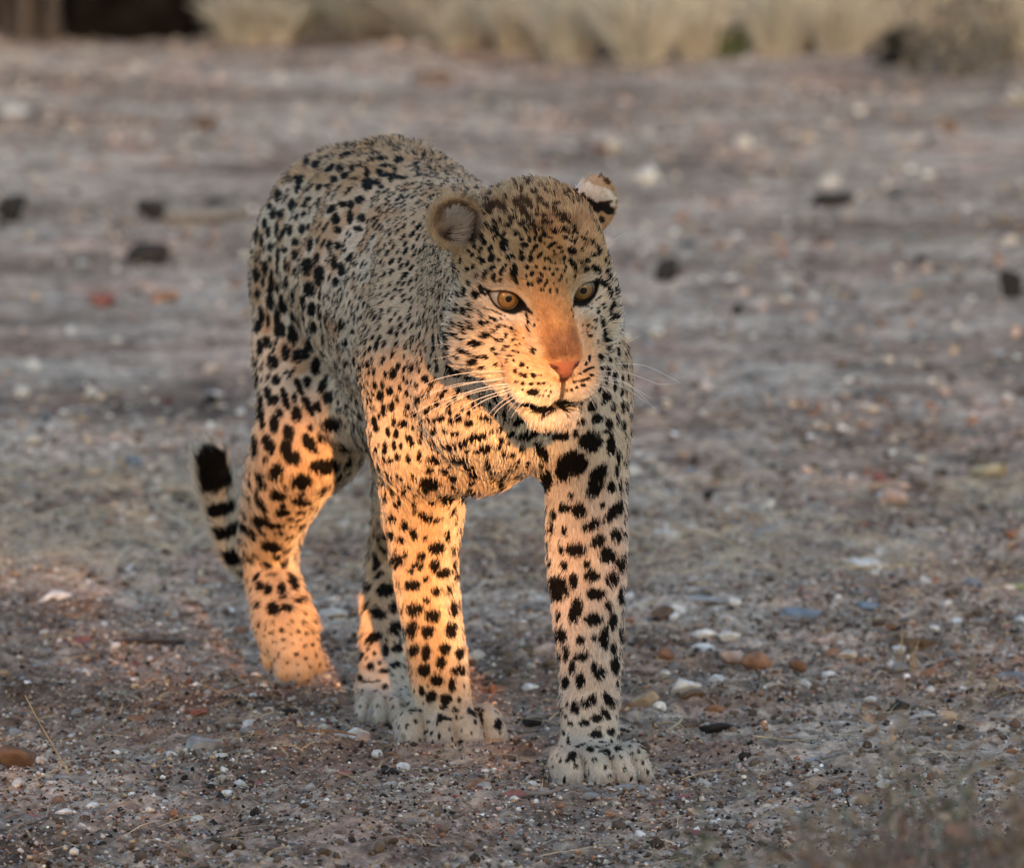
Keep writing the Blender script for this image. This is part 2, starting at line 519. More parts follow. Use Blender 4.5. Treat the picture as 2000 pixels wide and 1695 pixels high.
# ================================================================== coat pattern
# marks read off the animal's coat: x, y, half-width, half-height (and tilt, degrees) per patch of skin, each list with its own origin and scale
MARKS = [
 # crown and forehead, one side
 (860, 330, 9.417, """490 360 25 50 30;590 590 100 60 -20;715 680 65 35;840 800 95 40;700 850 80 50 20;720 970 80 30 58;845 1040 60 35 10;990 1100 70 45 30;945 1165 30 20 40;
1000 980 40 30;1090 950 50 30 20;940 680 80 60 30;1130 690 90 60 -10;1040 620 50 30;860 550 45 40;910 450 40 35;1200 520 25 45;1200 810 50 30 10;1320 900 80 33 8;1240 1045 85 38 15;
1340 765 40 20;1020 1230 75 28 45;1150 1240 35 50;1180 1190 30 30;765 1225 40 60;630 1290 35 40;810 1345 45 40;630 1420 35 40;750 1480 60 28 65;915 1460 60 32 68;1180 1410 80 100;
1410 1180 55 35 -20;1600 1110 40 35;1500 1290 40 28;1640 1290 60 28 -75;1550 1400 60 45;1480 1535 38 38;1505 1640 45 38;1660 1650 40 50;1280 1620 65 45 20;945 1640 55 60;595 1590 50 30 60;
520 1520 30 30;710 1620 45 25 40;770 1670 40 35;1070 1670 40 30;1620 880 45 30;1500 800 60 55;1480 700 70 30 -30;1640 720 45 20 15;1560 590 110 50 -35;1410 600 50 50;1520 970 75 50;
1680 990 30 60;880 190 50 30;1150 210 60 30;1290 170 70 25;1380 300 25 50;1480 400 30 60;1600 240 60 50;690 360 80 30 20;420 490 60 30 30"""),
 # crown and forehead, other side, with the ear
 (1030, 340, 9.417, """25 770 40 45;45 620 50 25;175 750 55 32;310 765 55 25;270 685 25 20;180 650 50 20 10;95 885 45 55;350 880 85 40;195 990 80 35 -15;10 1010 30 40;150 1060 50 30 -50;475 1035 55 35 -20;
510 760 70 25;640 760 90 30 -10;640 850 80 35;500 670 90 25 -15;310 580 60 30;235 480 60 50;510 540 70 30;320 1120 50 45;430 1170 45 18;40 1190 50 28 -70;135 1180 25 40;235 1200 28 60;
440 1310 80 30 35;320 1270 20 20;145 1340 50 30 45;85 1430 50 25 45;590 1350 50 25;640 1430 30 30;680 1550 28 45;635 1010 60 45;760 1060 60 30 -30;870 1030 80 35 -60;700 1170 60 30 -30;
810 1220 65 25 -25;900 1180 22 22;810 1410 80 60 -30;1040 1180 70 25 -35;1085 1090 25 30;1190 1250 30 40;1005 1380 30 30;1060 1300 40 18 -20;1280 1320 35 30;1205 1490 50 35;1320 1400 40 40;
1300 1470 35 30;1105 1585 45 45;1430 1590 55 30 -65;1010 1640 30 35;850 1650 50 30 -30;790 1600 35 30;960 1590 35 15;750 880 40 35;60 1560 50 25 -70;220 1500 60 25 60;480 1420 25 25;
510 1490 45 15;390 1555 25 25;430 1600 20 20;515 1640 20 20;320 1570 18 40;690 1640 20 20"""),
 # around the eye and cheek
 (860, 500, 9.417, """345 300 20 60;490 245 40 40;605 200 60 30 50;765 90 45 45;1590 220 30 45;1670 340 25 50;1580 370 20 30;1610 520 25 35;1680 520 30 35;675 375 38 52;825 330 95 35 62;955 230 70 38 45;
1170 215 60 30 45;1120 290 70 35 75;985 400 45 65;1110 430 45 30;1350 290 62 140;1400 470 90 28 -55;515 480 35 60;235 490 40 30;225 570 30 35;425 655 50 75;310 715 55 35 -60;640 715 65 75;
735 590 80 45 -75;740 640 60 40 -60;800 690 60 30 -20;880 690 60 25 5;180 890 28 90;305 890 50 18 -45;280 1000 40 50;430 1010 55 65;540 910 100 45 -70;545 1100 35 25;710 1030 25 35;750 1100 60 30 -45;
930 1130 30 25;1010 1180 40 38;1120 1150 25 25;740 1240 60 50;855 1235 40 50;240 1240 100 32 -58;210 1400 110 30 -55;290 1420 25 20;370 1250 40 45;420 1360 100 50 -50;530 1270 90 45 -60;
105 1500 50 110;70 1275 40 30;30 1120 35 70;60 970 40 40;390 1510 40 15 -35;820 1470 90 50 5;960 1380 50 40;1065 1310 60 25 60;1190 1305 30 20;1300 1350 38 35;1205 1465 35 40;1030 1540 50 25 -30;
1120 1540 35 30;1330 1530 50 20 45;1370 1450 22 20;630 1610 110 55;1180 1640 22 28;1255 1660 25 30;1380 1620 18 35;1450 1620 45 18 60;1520 1500 15 20;1620 1370 20 25;130 1660 60 40;
350 1680 40 20;940 1690 40 15;1245 1160 15 12;805 945 25 25;765 880 12 35;900 985 50 13 -22;990 1020 50 14 -24;1080 1055 50 14 -24;1160 1090 50 12 -26;1570 1030 14 60;1590 1110 18 60;1615 1200 20 60;1600 1290 16 50"""),
 (1030, 500, 8.92, """55 45 35 50;370 45 25 25;415 85 18 18;490 125 25 20;645 45 25 40;750 85 35 40;800 150 60 40 -50;835 240 30 50;830 350 22 45;1045 75 50 40;960 130 30 30;1030 220 60 45;915 80 30 15;
1355 85 55 35 -55;1165 220 75 30 -60;1245 250 75 30 -65;1390 290 85 30 -65;1460 400 60 35 -45;1330 470 60 60;1430 620 100 38 -80;1540 640 90 35 -70;1490 820 30 70;1560 890 25 60;1450 950 30 90;
1330 870 30 55;1235 940 35 50;1530 1050 50 60;1480 1100 50 40;160 185 25 25;10 190 20 40;80 305 35 55;300 215 25 35;235 315 40 25 -60;385 235 25 28;455 315 28 35;515 225 25 18;550 250 15 20;
675 190 18 35;655 260 30 30;595 360 22 45;200 430 45 50;345 430 22 40;310 500 45 25 60;15 490 22 30;80 490 22 25;250 590 45 30 50;390 610 22 50;515 605 25 38;460 480 18 25;545 425 22 30;
675 420 15 25;1185 1115 38 32;1280 1070 18 50;1310 1180 50 70;1060 1210 28 30;1130 1240 22 30;1190 1260 40 20 50;960 1185 35 15 -50;1100 1385 55 28 -10;1040 1320 15 20;1350 1370 40 95;
1400 1450 50 50;1210 1500 28 38;120 1200 22 22;190 1120 15 15;95 1660 45 30;1410 1640 30 70;1590 1650 30 60;1480 1600 15 60;1110 910 25 12;950 1340 25 10;1060 875 40 11 28;1130 830 50 11 38;
1200 765 50 12 42;1270 710 40 14 40;765 900 9 50;775 960 9 50;790 1030 9 50;1220 440 60 40 -20"""),
 # lower cheek and throat
 (860, 670, 8.92, """340 100 50 40;120 60 60 50;450 150 110 25 -25;640 240 100 30 -15;770 240 60 40 -30;890 110 45 40;970 190 35 25;1130 45 25 25;1190 60 25 28;1090 110 25 40;1280 145 28 30;1360 170 20 20;
1200 220 45 22;1155 300 25 30;1280 310 22 22;950 380 35 22 -50;1080 390 12 45;150 190 35 60;300 230 70 35;560 320 90 40;150 430 60 90;280 540 100 60;500 440 35 30;380 430 35 45;700 430 50 25;
500 610 100 40;720 610 60 35;800 760 70 30;90 820 50 50;150 1080 45 50;310 1310 60 75;500 1220 35 45;510 1400 70 60;705 1070 50 40;860 1080 60 40;800 1310 50 45;860 1350 30 50;700 1310 50 35;
1110 1240 40 50;1030 1060 45 25;1350 1380 120 50 25;1180 1340 60 20 15;80 1530 45 50;280 1590 90 45;640 1660 150 70 10;1540 1620 160 70 30;380 1150 30 40"""),
 # muzzle and chin
 (980, 670, 8.0, """320 350 38 40;405 385 22 25;210 440 25 30;290 490 40 32;370 510 35 35;490 505 42 38;605 505 22 18;545 510 15 10;225 600 30 16;330 635 35 28;455 640 38 30;580 640 35 25;660 630 40 22;
730 630 20 8;330 730 25 15;480 730 20 15;540 730 20 15;600 745 15 15;695 750 15 18;765 760 15 15;760 670 10 10;490 810 25 15;565 820 22 20;650 820 15 15;730 825 15 15;1370 240 22 55;
1320 325 22 30;1400 390 60 25 20;1300 440 35 22 20;1215 475 35 25 15;1400 500 30 22;1350 560 45 20 20;1260 590 45 22 20;1160 600 50 20 15;1270 660 40 30;1170 690 30 18;1090 730 30 15;
1020 740 20 12;1560 215 40 45;1700 280 30 45;1780 290 18 50;1570 400 45 35;1650 110 25 55;1830 160 22 80;1730 90 25 60;490 125 40 45;250 150 20 25;1630 850 75 65;1400 1000 65 70;1740 1020 40 70;
1890 1010 35 80;1490 1180 85 80;1240 1230 75 55;1680 1270 55 75;1620 1390 60 30;1770 690 30 70;1590 940 50 30;1900 1300 40 70;1810 1200 25 90;920 1460 130 60;1400 1480 100 60;400 1440 150 55 25;
600 1060 25 20;650 1140 30 18;610 1190 20 15;740 1030 22 40;990 1070 40 25;1000 1150 20 15;930 1020 30 30"""),
 # shoulder, chest and the upper front legs
 (680, 680, 2.825, """205 150 12 18;250 145 18 25;308 115 10 18;352 120 15 20;425 170 17 20;180 262 18 25;232 240 18 22;288 222 12 15;375 210 12 18;322 250 12 18;245 325 15 25;195 345 15 30;332 325 15 15;
383 288 14 20;415 272 12 15;433 350 15 18;492 312 16 14;370 370 18 20;308 418 25 22;252 410 12 20;222 465 13 25;268 475 12 22;145 400 10 25;158 445 12 20;357 440 12 12;405 420 14 14;468 465 15 15;
533 455 14 14;412 478 14 16;510 390 25 12;335 500 20 18;352 530 15 18;478 520 25 16;560 543 35 16;660 565 15 12;255 540 12 20;205 555 14 25;290 545 10 18;395 600 12 30;335 610 12 25;485 622 32 22;
615 612 48 20;670 655 30 20;535 682 20 14;700 695 22 18;585 718 22 18;455 750 52 28;540 820 38 28;457 855 17 14;360 720 12 20;240 625 14 16;180 660 16 16;315 790 18 18;375 815 10 12;275 860 22 22;
430 935 55 16 -25;500 940 18 12;245 945 22 22;315 980 18 25;360 1025 20 30;290 1060 18 22;240 1040 16 25;425 1050 12 14;490 1105 40 30;545 1040 15 30;590 950 10 25;318 1135 14 18;405 1150 22 22;
265 1175 28 35;385 1205 28 20;345 1235 16 14;530 1245 35 22 20;350 1310 35 25;430 1275 20 14;265 1300 14 30;480 1345 25 18;555 1340 15 20;430 1395 18 14;360 1445 38 35;465 1480 35 28 20;580 1440 22 40;
350 1555 30 38;440 1565 30 30;565 1560 28 42;650 1560 12 35;200 760 10 20;215 830 10 20;130 480 8 20;170 540 8 14;750 560 40 18 15;780 545 20 14;775 640 10 30;835 750 18 40;
1065 575 50 28 -60;955 555 18 14;1335 520 58 45;1450 535 22 50;1235 640 75 58;1185 690 40 40;1095 745 25 55;1380 700 60 35 60;1360 780 50 35 60;1450 770 20 30;1195 885 28 20;1275 900 35 35;
1340 980 50 25 25;1460 910 55 25 55;1400 870 12 18;1500 880 15 40;1380 1070 40 28 30;1480 1040 25 35;1260 1115 48 32;1180 1120 15 25;1430 1150 38 35;1510 1190 22 40;1245 1290 22 38;1345 1255 35 28;
1320 1195 14 20;1455 1280 32 38;1365 1360 45 25;1505 1370 15 45;1150 1330 38 60;1255 1450 60 30 70;1350 1500 45 30;1435 1430 16 22;1460 1510 20 45;1175 1590 22 35;1280 1610 22 22;1360 1600 15 18;
1415 1600 22 55;1500 1580 14 50;1490 600 12 30;1480 680 12 35;1500 770 8 40;1020 250 30 16;60 300 10 20;90 380 10 18"""),
 # front leg and paw, viewer's right
 (980, 1080, 3.39, """430 670 20 45;520 690 45 25 15;615 760 20 35;650 800 35 40;740 640 18 45;750 750 25 55;525 850 28 50;418 860 22 42;600 975 30 30;485 1025 28 38;555 1000 20 25;710 980 50 25 -60;
400 1040 12 30;690 1065 45 22 -45;630 1095 38 25;550 1125 38 22;455 1130 18 14;425 1085 12 14;780 1150 50 15 -60;630 1200 38 28;725 1185 25 22;410 1190 10 18;440 1260 12 35;585 1295 22 18;
465 1335 40 22 45;690 1320 28 22;770 1290 22 15;610 1370 22 12;490 1410 14 18;555 1385 10 10;685 1420 12 16;715 1475 10 12;545 1475 8 10;860 1330 15 10;905 1250 20 8;935 1385 10 14;790 1345 15 8;
765 1225 12 10;510 1275 40 8 20;670 1250 25 6;850 1275 12 8;905 1310 8 12;720 1360 30 10 20;890 1370 10 8;960 1350 6 8"""),
 # lower legs, viewer's left
 (440, 1080, 3.333, """1225 640 30 38;1310 650 30 50;1430 625 38 32;1530 655 28 32;1405 720 32 42;1295 765 38 38;1375 825 40 32;1475 860 22 48;1525 770 38 32;1278 900 20 32;1340 940 32 38;1435 950 38 35;
1420 1008 25 12;1495 1020 25 14;1590 890 30 22;1520 960 15 18;1240 1095 16 12;1320 1100 12 10;1395 1190 12 14;1440 1075 45 10;1400 1070 20 25;1520 1070 30 8;1260 1025 30 8;1380 1110 8 15;
1640 1020 35 12;1660 1080 20 50;1780 1110 22 35;1600 1170 6 14;1540 1150 6 10;1460 1150 5 12;1600 820 14 25;905 90 20 55;985 60 22 60;920 235 22 35;850 300 16 28;1040 240 55 40;1095 360 35 38;
870 405 10 22;990 395 55 32 -15;1110 495 40 42;880 510 20 20;960 555 55 28 30;1040 635 22 45;1120 620 35 25;885 675 22 32;970 655 12 14;945 740 25 25;1005 715 14 14;1035 765 32 18;1115 725 32 22;
1165 745 20 18;880 815 18 20;920 835 40 7;995 830 15 8;1040 870 15 25;890 900 12 25;160 40 40 15 -60;270 85 45 28 -20;385 75 25 30;225 215 28 32;278 240 26 38;365 235 30 40;445 190 60 25 -65;
155 190 14 16;500 310 40 22;510 240 14 20;215 345 22 22;310 360 42 38;400 355 42 25;570 380 18 22;310 455 12 14;225 465 10 14;370 505 15 12;405 465 8 8;435 450 12 8;505 455 16 14;580 460 15 12;
515 400 10 10;300 520 25 6;465 515 12 12;430 530 8 8;535 520 15 10;375 565 14 8;320 575 15 6;385 620 10 8;440 585 8 8;490 565 6 6;520 605 10 10;570 595 10 10;465 655 18 12;410 712 10 10;
525 688 12 12;550 745 8 8;400 795 6 6;470 725 8 6;280 640 8 10;375 745 6 6;250 545 8 6;625 570 6 8;600 520 8 8"""),
 # haunch and hind leg
 (340, 700, 2.825, """560 120 22 28;515 190 18 35;460 145 22 50;545 235 35 25 20;585 300 20 25;610 220 60 18 -75;665 220 15 30;550 365 25 48;630 410 28 42;755 385 16 18;880 370 55 38;790 270 25 30;
690 155 50 18 -70;735 130 22 35;820 150 50 30 70;850 220 25 35;675 310 30 50;745 270 60 22 -65;475 270 20 70;485 350 14 50;445 490 25 55;520 480 60 28 -65;505 560 16 22;620 500 35 55;
660 555 40 40;750 470 60 30 -50;820 440 30 25;835 600 80 38;945 480 40 30;565 630 35 45;480 650 25 28;490 700 20 30;705 685 52 38;580 750 42 35;710 790 50 22;820 720 40 14 45;600 855 40 18;
480 800 60 18 -60;475 895 45 30 -20;390 940 55 25 -25;370 1015 22 20;540 1040 55 28 -10;420 780 14 35;400 650 15 30;360 610 12 30;445 980 14 30;400 870 15 30;560 920 50 12;700 850 30 10;
690 930 20 20;1000 30 10 22;955 30 15 25;955 100 12 20;980 230 12 18;1035 320 20 25;1010 110 10 20"""),
 # back, loin and flank
 (440, 230, 3.39, """600 310 32 32;655 270 40 14 15;535 300 20 40;470 300 25 25;800 250 50 20 10;760 340 28 22;690 340 35 22 30;795 385 30 22;840 340 20 25;905 320 35 15;940 360 15 30;850 410 35 12;
980 240 50 12;1010 280 60 14;1145 280 28 28;1065 320 50 12;1020 360 20 20;1070 380 50 12;1120 350 15 25;940 440 35 35;1000 430 25 20;1030 460 20 12;1100 410 18 22;1160 400 50 12;490 420 25 35;
480 470 20 35;540 490 30 14;570 440 18 25;440 580 28 38;350 520 25 38;295 590 20 22;320 640 25 35;365 645 25 32;620 465 25 20;680 460 25 18;720 420 25 25;540 560 35 20 40;620 570 20 30;
700 610 35 22 40;780 575 28 20;830 580 20 25;890 545 30 25;470 660 25 22;520 640 20 18;205 780 22 50;260 700 18 30;240 820 15 35;285 760 18 38;300 860 25 28;340 740 15 45;380 770 60 18 60;
430 750 28 30;510 745 30 32;550 730 20 25;465 830 35 20;465 910 32 28;560 840 22 45;390 880 30 18;350 910 20 45;400 980 20 38;345 990 15 50;300 940 15 25;265 1000 18 45;205 1040 22 50;
155 1100 18 50;215 1170 20 32;250 1090 10 35;310 1070 18 55;350 1130 12 40;300 1150 18 50;410 1100 25 45;465 1030 28 38;455 1180 42 30 60;545 970 45 32;540 1020 30 28;620 1050 35 55;
555 1140 40 42;605 930 18 25;730 1090 22 28;770 1005 25 40;720 960 20 40;515 1230 25 45;575 1270 28 42;385 1235 30 55;300 1225 28 42;240 1320 18 60;180 1230 15 55;215 1385 20 42;160 1350 15 30;
345 1330 20 60;345 1410 20 50;285 1350 12 40;455 1310 28 32;500 1360 25 45;450 1440 35 60;585 1385 28 35;585 1490 35 48;625 1290 14 45;275 1490 22 38;230 1520 18 50;380 1410 20 45;400 1560 25 50;
310 1620 32 42;475 1580 32 42;530 1570 25 35;650 1480 12 40;600 1650 30 50;770 1370 22 40;845 1420 14 20;800 1500 18 35;860 1620 18 35;745 850 25 30;690 850 20 35;820 930 35 14 50;
745 745 22 22;730 670 25 35;825 660 20 40;900 670 25 25;880 740 30 20;1360 590 30 25 20;1640 545 20 20"""),
]
from mathutils.bvhtree import BVHTree
_t0 = time.time()
BT = np.concatenate([BF[:, [0, 1, 2]], BF[:, [0, 2, 3]]])
bvh = BVHTree.FromPolygons(BV.tolist(), BT.tolist())
def nrm(v): return v/np.maximum(np.linalg.norm(v, axis=-1, keepdims=True), 1e-9)
SA, SU, SV, SN, SR = [], [], [], [], []      # anchor, inverse tangent rows, normal, radius (m)
cam_right = np.array([1.0, 0, 0]); cam_up = np.array([0, sp, cp])
for gi, (ox, oy, sc, txt) in enumerate(MARKS):
    for item in txt.replace('\n', '').split(';'):
        v = [float(t) for t in item.split()]
        if len(v) < 4: continue
        px, py = ox+v[0]/sc, oy+v[1]/sc; rx, ry = v[2]/sc, v[3]/sc; a = rad(v[4]) if len(v) > 4 else 0
        d = ray(px, py); dn = d/np.linalg.norm(d)
        h, n, fi, dist = bvh.ray_cast(Vector((0, 0, CAM_H)), Vector(dn))
        if h is None: continue
        h = np.array(h); n = np.array(n)
        m = pxm(h[1])
        nd = float(dn@n)
        if nd > -.35: nd = -.35
        gk = [1.32, 1.32, 1.14, 1.12, 1.12, 1.16, 1.22, 1.16, 1.12, 1.10, 1.20][gi]
        rx *= m*gk; ry *= m*gk
        ex = math.cos(a)*cam_right + math.sin(a)*cam_up; ey = -math.sin(a)*cam_right + math.cos(a)*cam_up
        U = (ex - dn*(ex@n)/nd)*rx; V_ = (ey - dn*(ey@n)/nd)*ry
        M = np.stack([U, V_], 1)
        SA.append(h); SU.append(np.linalg.pinv(M)); SN.append(n); SR.append(max(np.linalg.norm(U), np.linalg.norm(V_)))
NEXP = len(SA)
print('read marks', NEXP)

# ---- where the rest of the coat's spots fall: dart throwing over the skin
Tc = BV[BT]
Tn = np.cross(Tc[:, 1]-Tc[:, 0], Tc[:, 2]-Tc[:, 0]); Ta = np.linalg.norm(Tn, axis=1)*.5; Tn = nrm(Tn)
def sample_surface(n, w, seed):
    r = np.random.default_rng(seed)
    c = np.cumsum(Ta*w); f = np.searchsorted(c, r.random(n)*c[-1])
    f = np.minimum(f, len(BT)-1)
    u, v = r.random(n), r.random(n); m = u+v > 1; u[m] = 1-u[m]; v[m] = 1-v[m]
    b = np.stack([1-u-v, u, v], 1)
    P = (Tc[f]*b[..., None]).sum(1)
    N = nrm((BN[BT[f]]*b[..., None]).sum(1))
    return P, N
def seg_dist(P, a, b):
    ab = b-a; t = np.clip(((P-a)@ab)/(ab@ab), 0, 1)
    return np.linalg.norm(P-(a+t[:, None]*ab), axis=1), t
TAIL = [at(p[0], p[1], Y0+p[2]) for p in TAILP]
def tail_param(P):
    best = np.full(len(P), 9.0); par = np.zeros(len(P)); acc = 0
    for a, b in zip(TAIL[:-1], TAIL[1:]):
        d, t = seg_dist(P, a, b); L = np.linalg.norm(b-a)
        m = d < best; best[m] = d[m]; par[m] = acc+t[m]*L; acc += L
    return best, par, acc
BAX = nrm(np.array([-.24, .97, 0.0]))       # from shoulders to rump
def headness(P):
    H = to_head(P)
    return np.clip((H[:, 1]+175)/40, 0, 1)*np.clip((215-np.abs(H[:, 0]))/20, 0, 1)*np.clip((H[:, 2]+300)/30, 0, 1), H
def sstep(x, a, b):
    t = np.clip((x-a)/(b-a), 0, 1); return t*t*(3-2*t)
EARW = {s: hp(*EARC[s]) for s in (-1, 1)}
def regions(P, N):
    w_head, H = headness(P)
    td, tp, TL = tail_param(P)
    w_tail = sstep(td, .032, .024)*sstep(tp, .10, .16)
    w_leg = sstep(P[:, 2], .40, .30)*(1-w_tail)*(1-(w_head > .5))
    w_ear = np.maximum(sstep(np.linalg.norm(P-EARW[-1], axis=1), .036, .030), sstep(np.linalg.norm(P-EARW[1], axis=1), .034, .028))
    return w_head, H, w_tail, tp, TL, w_leg, w_ear
P0, N0 = sample_surface(60000, 1, 3)
wh, H0, wt, tp0, TL, wl, we = regions(P0, N0)
back = (P0-np.array([.0, 9.6, 0]))@BAX       # 0 at the front feet, about 1 at the rump
# spacing (m) and radius (m)
spc = np.where(back > .38, .0125, .0088)
spc = np.where((wl > .5), .017, spc)
spc = np.where(wh > .5, .0085, spc)
radm = spc*np.where(wl > .5, .37, .47)
low = P0[:, 2] < .09
spc = np.where(low, .0115, spc); radm = np.where(low, .0027, radm)
ok = (wt < .3) & (we < .3)
Hn = H0
ok &= ~((wh > .5) & (H0[:, 1] > -60))           # the face is all read marks
cell = {}
CS = .02
def key(p): return (int(math.floor(p[0]/CS)), int(math.floor(p[1]/CS)), int(math.floor(p[2]/CS)))
for i in range(NEXP):
    cell.setdefault(key(SA[i]), []).append((SA[i], SR[i]))
r1 = np.random.default_rng(11)
for i in np.nonzero(ok)[0]:
    p = P0[i]; k = key(p); bad = False
    for dx in (-1, 0, 1):
        for dy in (-1, 0, 1):
            for dz in (-1, 0, 1):
                for (q, rr) in cell.get((k[0]+dx, k[1]+dy, k[2]+dz), ()):
                    e = p-q
                    lim = max(spc[i], rr+radm[i]*1.25)
                    if e[0]*e[0]+e[1]*e[1]+e[2]*e[2] < lim*lim: bad = True; break
                if bad: break
            if bad: break
        if bad: break
    if bad: continue
    n = N0[i]; rr = radm[i]*(.8+.5*r1.random())
    cell.setdefault(k, []).append((p, rr))
    down = np.array([-.1, .25, -1.0]); down = nrm(down-n*(down@n)); sd = np.cross(n, down)
    el_ = 1.12
    if back[i] > .38 and wl[i] < .5 and r1.random() < .6:
        # a broken ring: two or three blobs about a tan centre
        R = radm[i]*1.0; a0 = r1.random()*6.3
        for j in range(3):
            a = a0+j*2.1+.4*r1.random(); q = p+(down*math.cos(a)+sd*math.sin(a))*R*.95
            SA.append(q); M = np.stack([down*R*.74, sd*R*.56], 1); SU.append(np.linalg.pinv(M)); SN.append(n); SR.append(R*.62)
        continue
    SA.append(p); M = np.stack([down*rr*el_, sd*rr*.8], 1); SU.append(np.linalg.pinv(M)); SN.append(n); SR.append(rr*el_)
SA = np.array(SA); SU = np.array(SU); SN = np.array(SN); SR = np.array(SR)
print('all spots', len(SA), 'time', time.time()-_t0)

def spot_mask(P, N, jit):
    """1 inside a dark mark; soft, ragged edges"""
    n = len(P); out = np.zeros(n)
    CSZ = .012
    kc = np.floor((P-np.array([-1, 8, -1]))/CSZ).astype(np.int64)
    kk = (kc[:, 0]*4096+kc[:, 1])*4096+kc[:, 2]
    o = np.argsort(kk, kind='stable'); ks = kk[o]
    nz = vnoise(P, 260, 5)
    for i in range(len(SA)):
        R = SR[i]*1.35
        lo = np.floor((SA[i]-R-np.array([-1, 8, -1]))/CSZ).astype(int); hi = np.floor((SA[i]+R-np.array([-1, 8, -1]))/CSZ).astype(int)
        ids = []
        for a in range(lo[0], hi[0]+1):
            for b in range(lo[1], hi[1]+1):
                k0 = (a*4096+b)*4096+lo[2]; k1 = (a*4096+b)*4096+hi[2]
                s0, s1 = np.searchsorted(ks, k0), np.searchsorted(ks, k1+1)
                if s1 > s0: ids.append(o[s0:s1])
        if not ids: continue
        ids = np.concatenate(ids)
        q = P[ids]-SA[i]
        st = q@SU[i].T
        m = np.sqrt((st**2).sum(1)) + (nz[ids]-.5)*.40 + jit[ids]
        w = np.clip((1.08-m)/.12, 0, 1)*((N[ids]@SN[i]) > -.1)
        out[ids] = np.maximum(out[ids], w)
    return out
# albedo
C_OCHRE = np.array([.46, .27, .115]); C_CREAM = np.array([.67, .60, .50]); C_WHITE = np.array([.70, .67, .60])
C_BLACK = np.array([.006, .0055, .0055]); C_BROWN = np.array([.17, .085, .042]); C_TAN = np.array([.42, .25, .12])
def lerp(a, b, w): return a*(1-w[:, None]) + b*w[:, None]
def almond_val(H, s):
    """photo pixels outside the eye opening"""
    a = rad(24)*s
    x, u = H[:, 0]-s*80, H[:, 2]
    X = x*math.cos(a)+u*math.sin(a); Y = -x*math.sin(a)+u*math.cos(a)
    hw, h1, h2 = 33, 15.5, 19; R1 = (hw*hw+h1*h1)/(2*h1); R2 = (hw*hw+h2*h2)/(2*h2)
    return np.maximum(np.sqrt(X*X+(Y+R1-h1)**2)-R1, np.sqrt(X*X+(Y-R2+h2)**2)-R2), X, Y
def hpar(H):
    x = H[:, 0] - 9*np.clip((-H[:, 1]-40)/50, 0, 1) - 5*np.clip((H[:, 1]-40)/40, 0, 1)
    return np.stack([x, H[:, 1], H[:, 2]], 1)
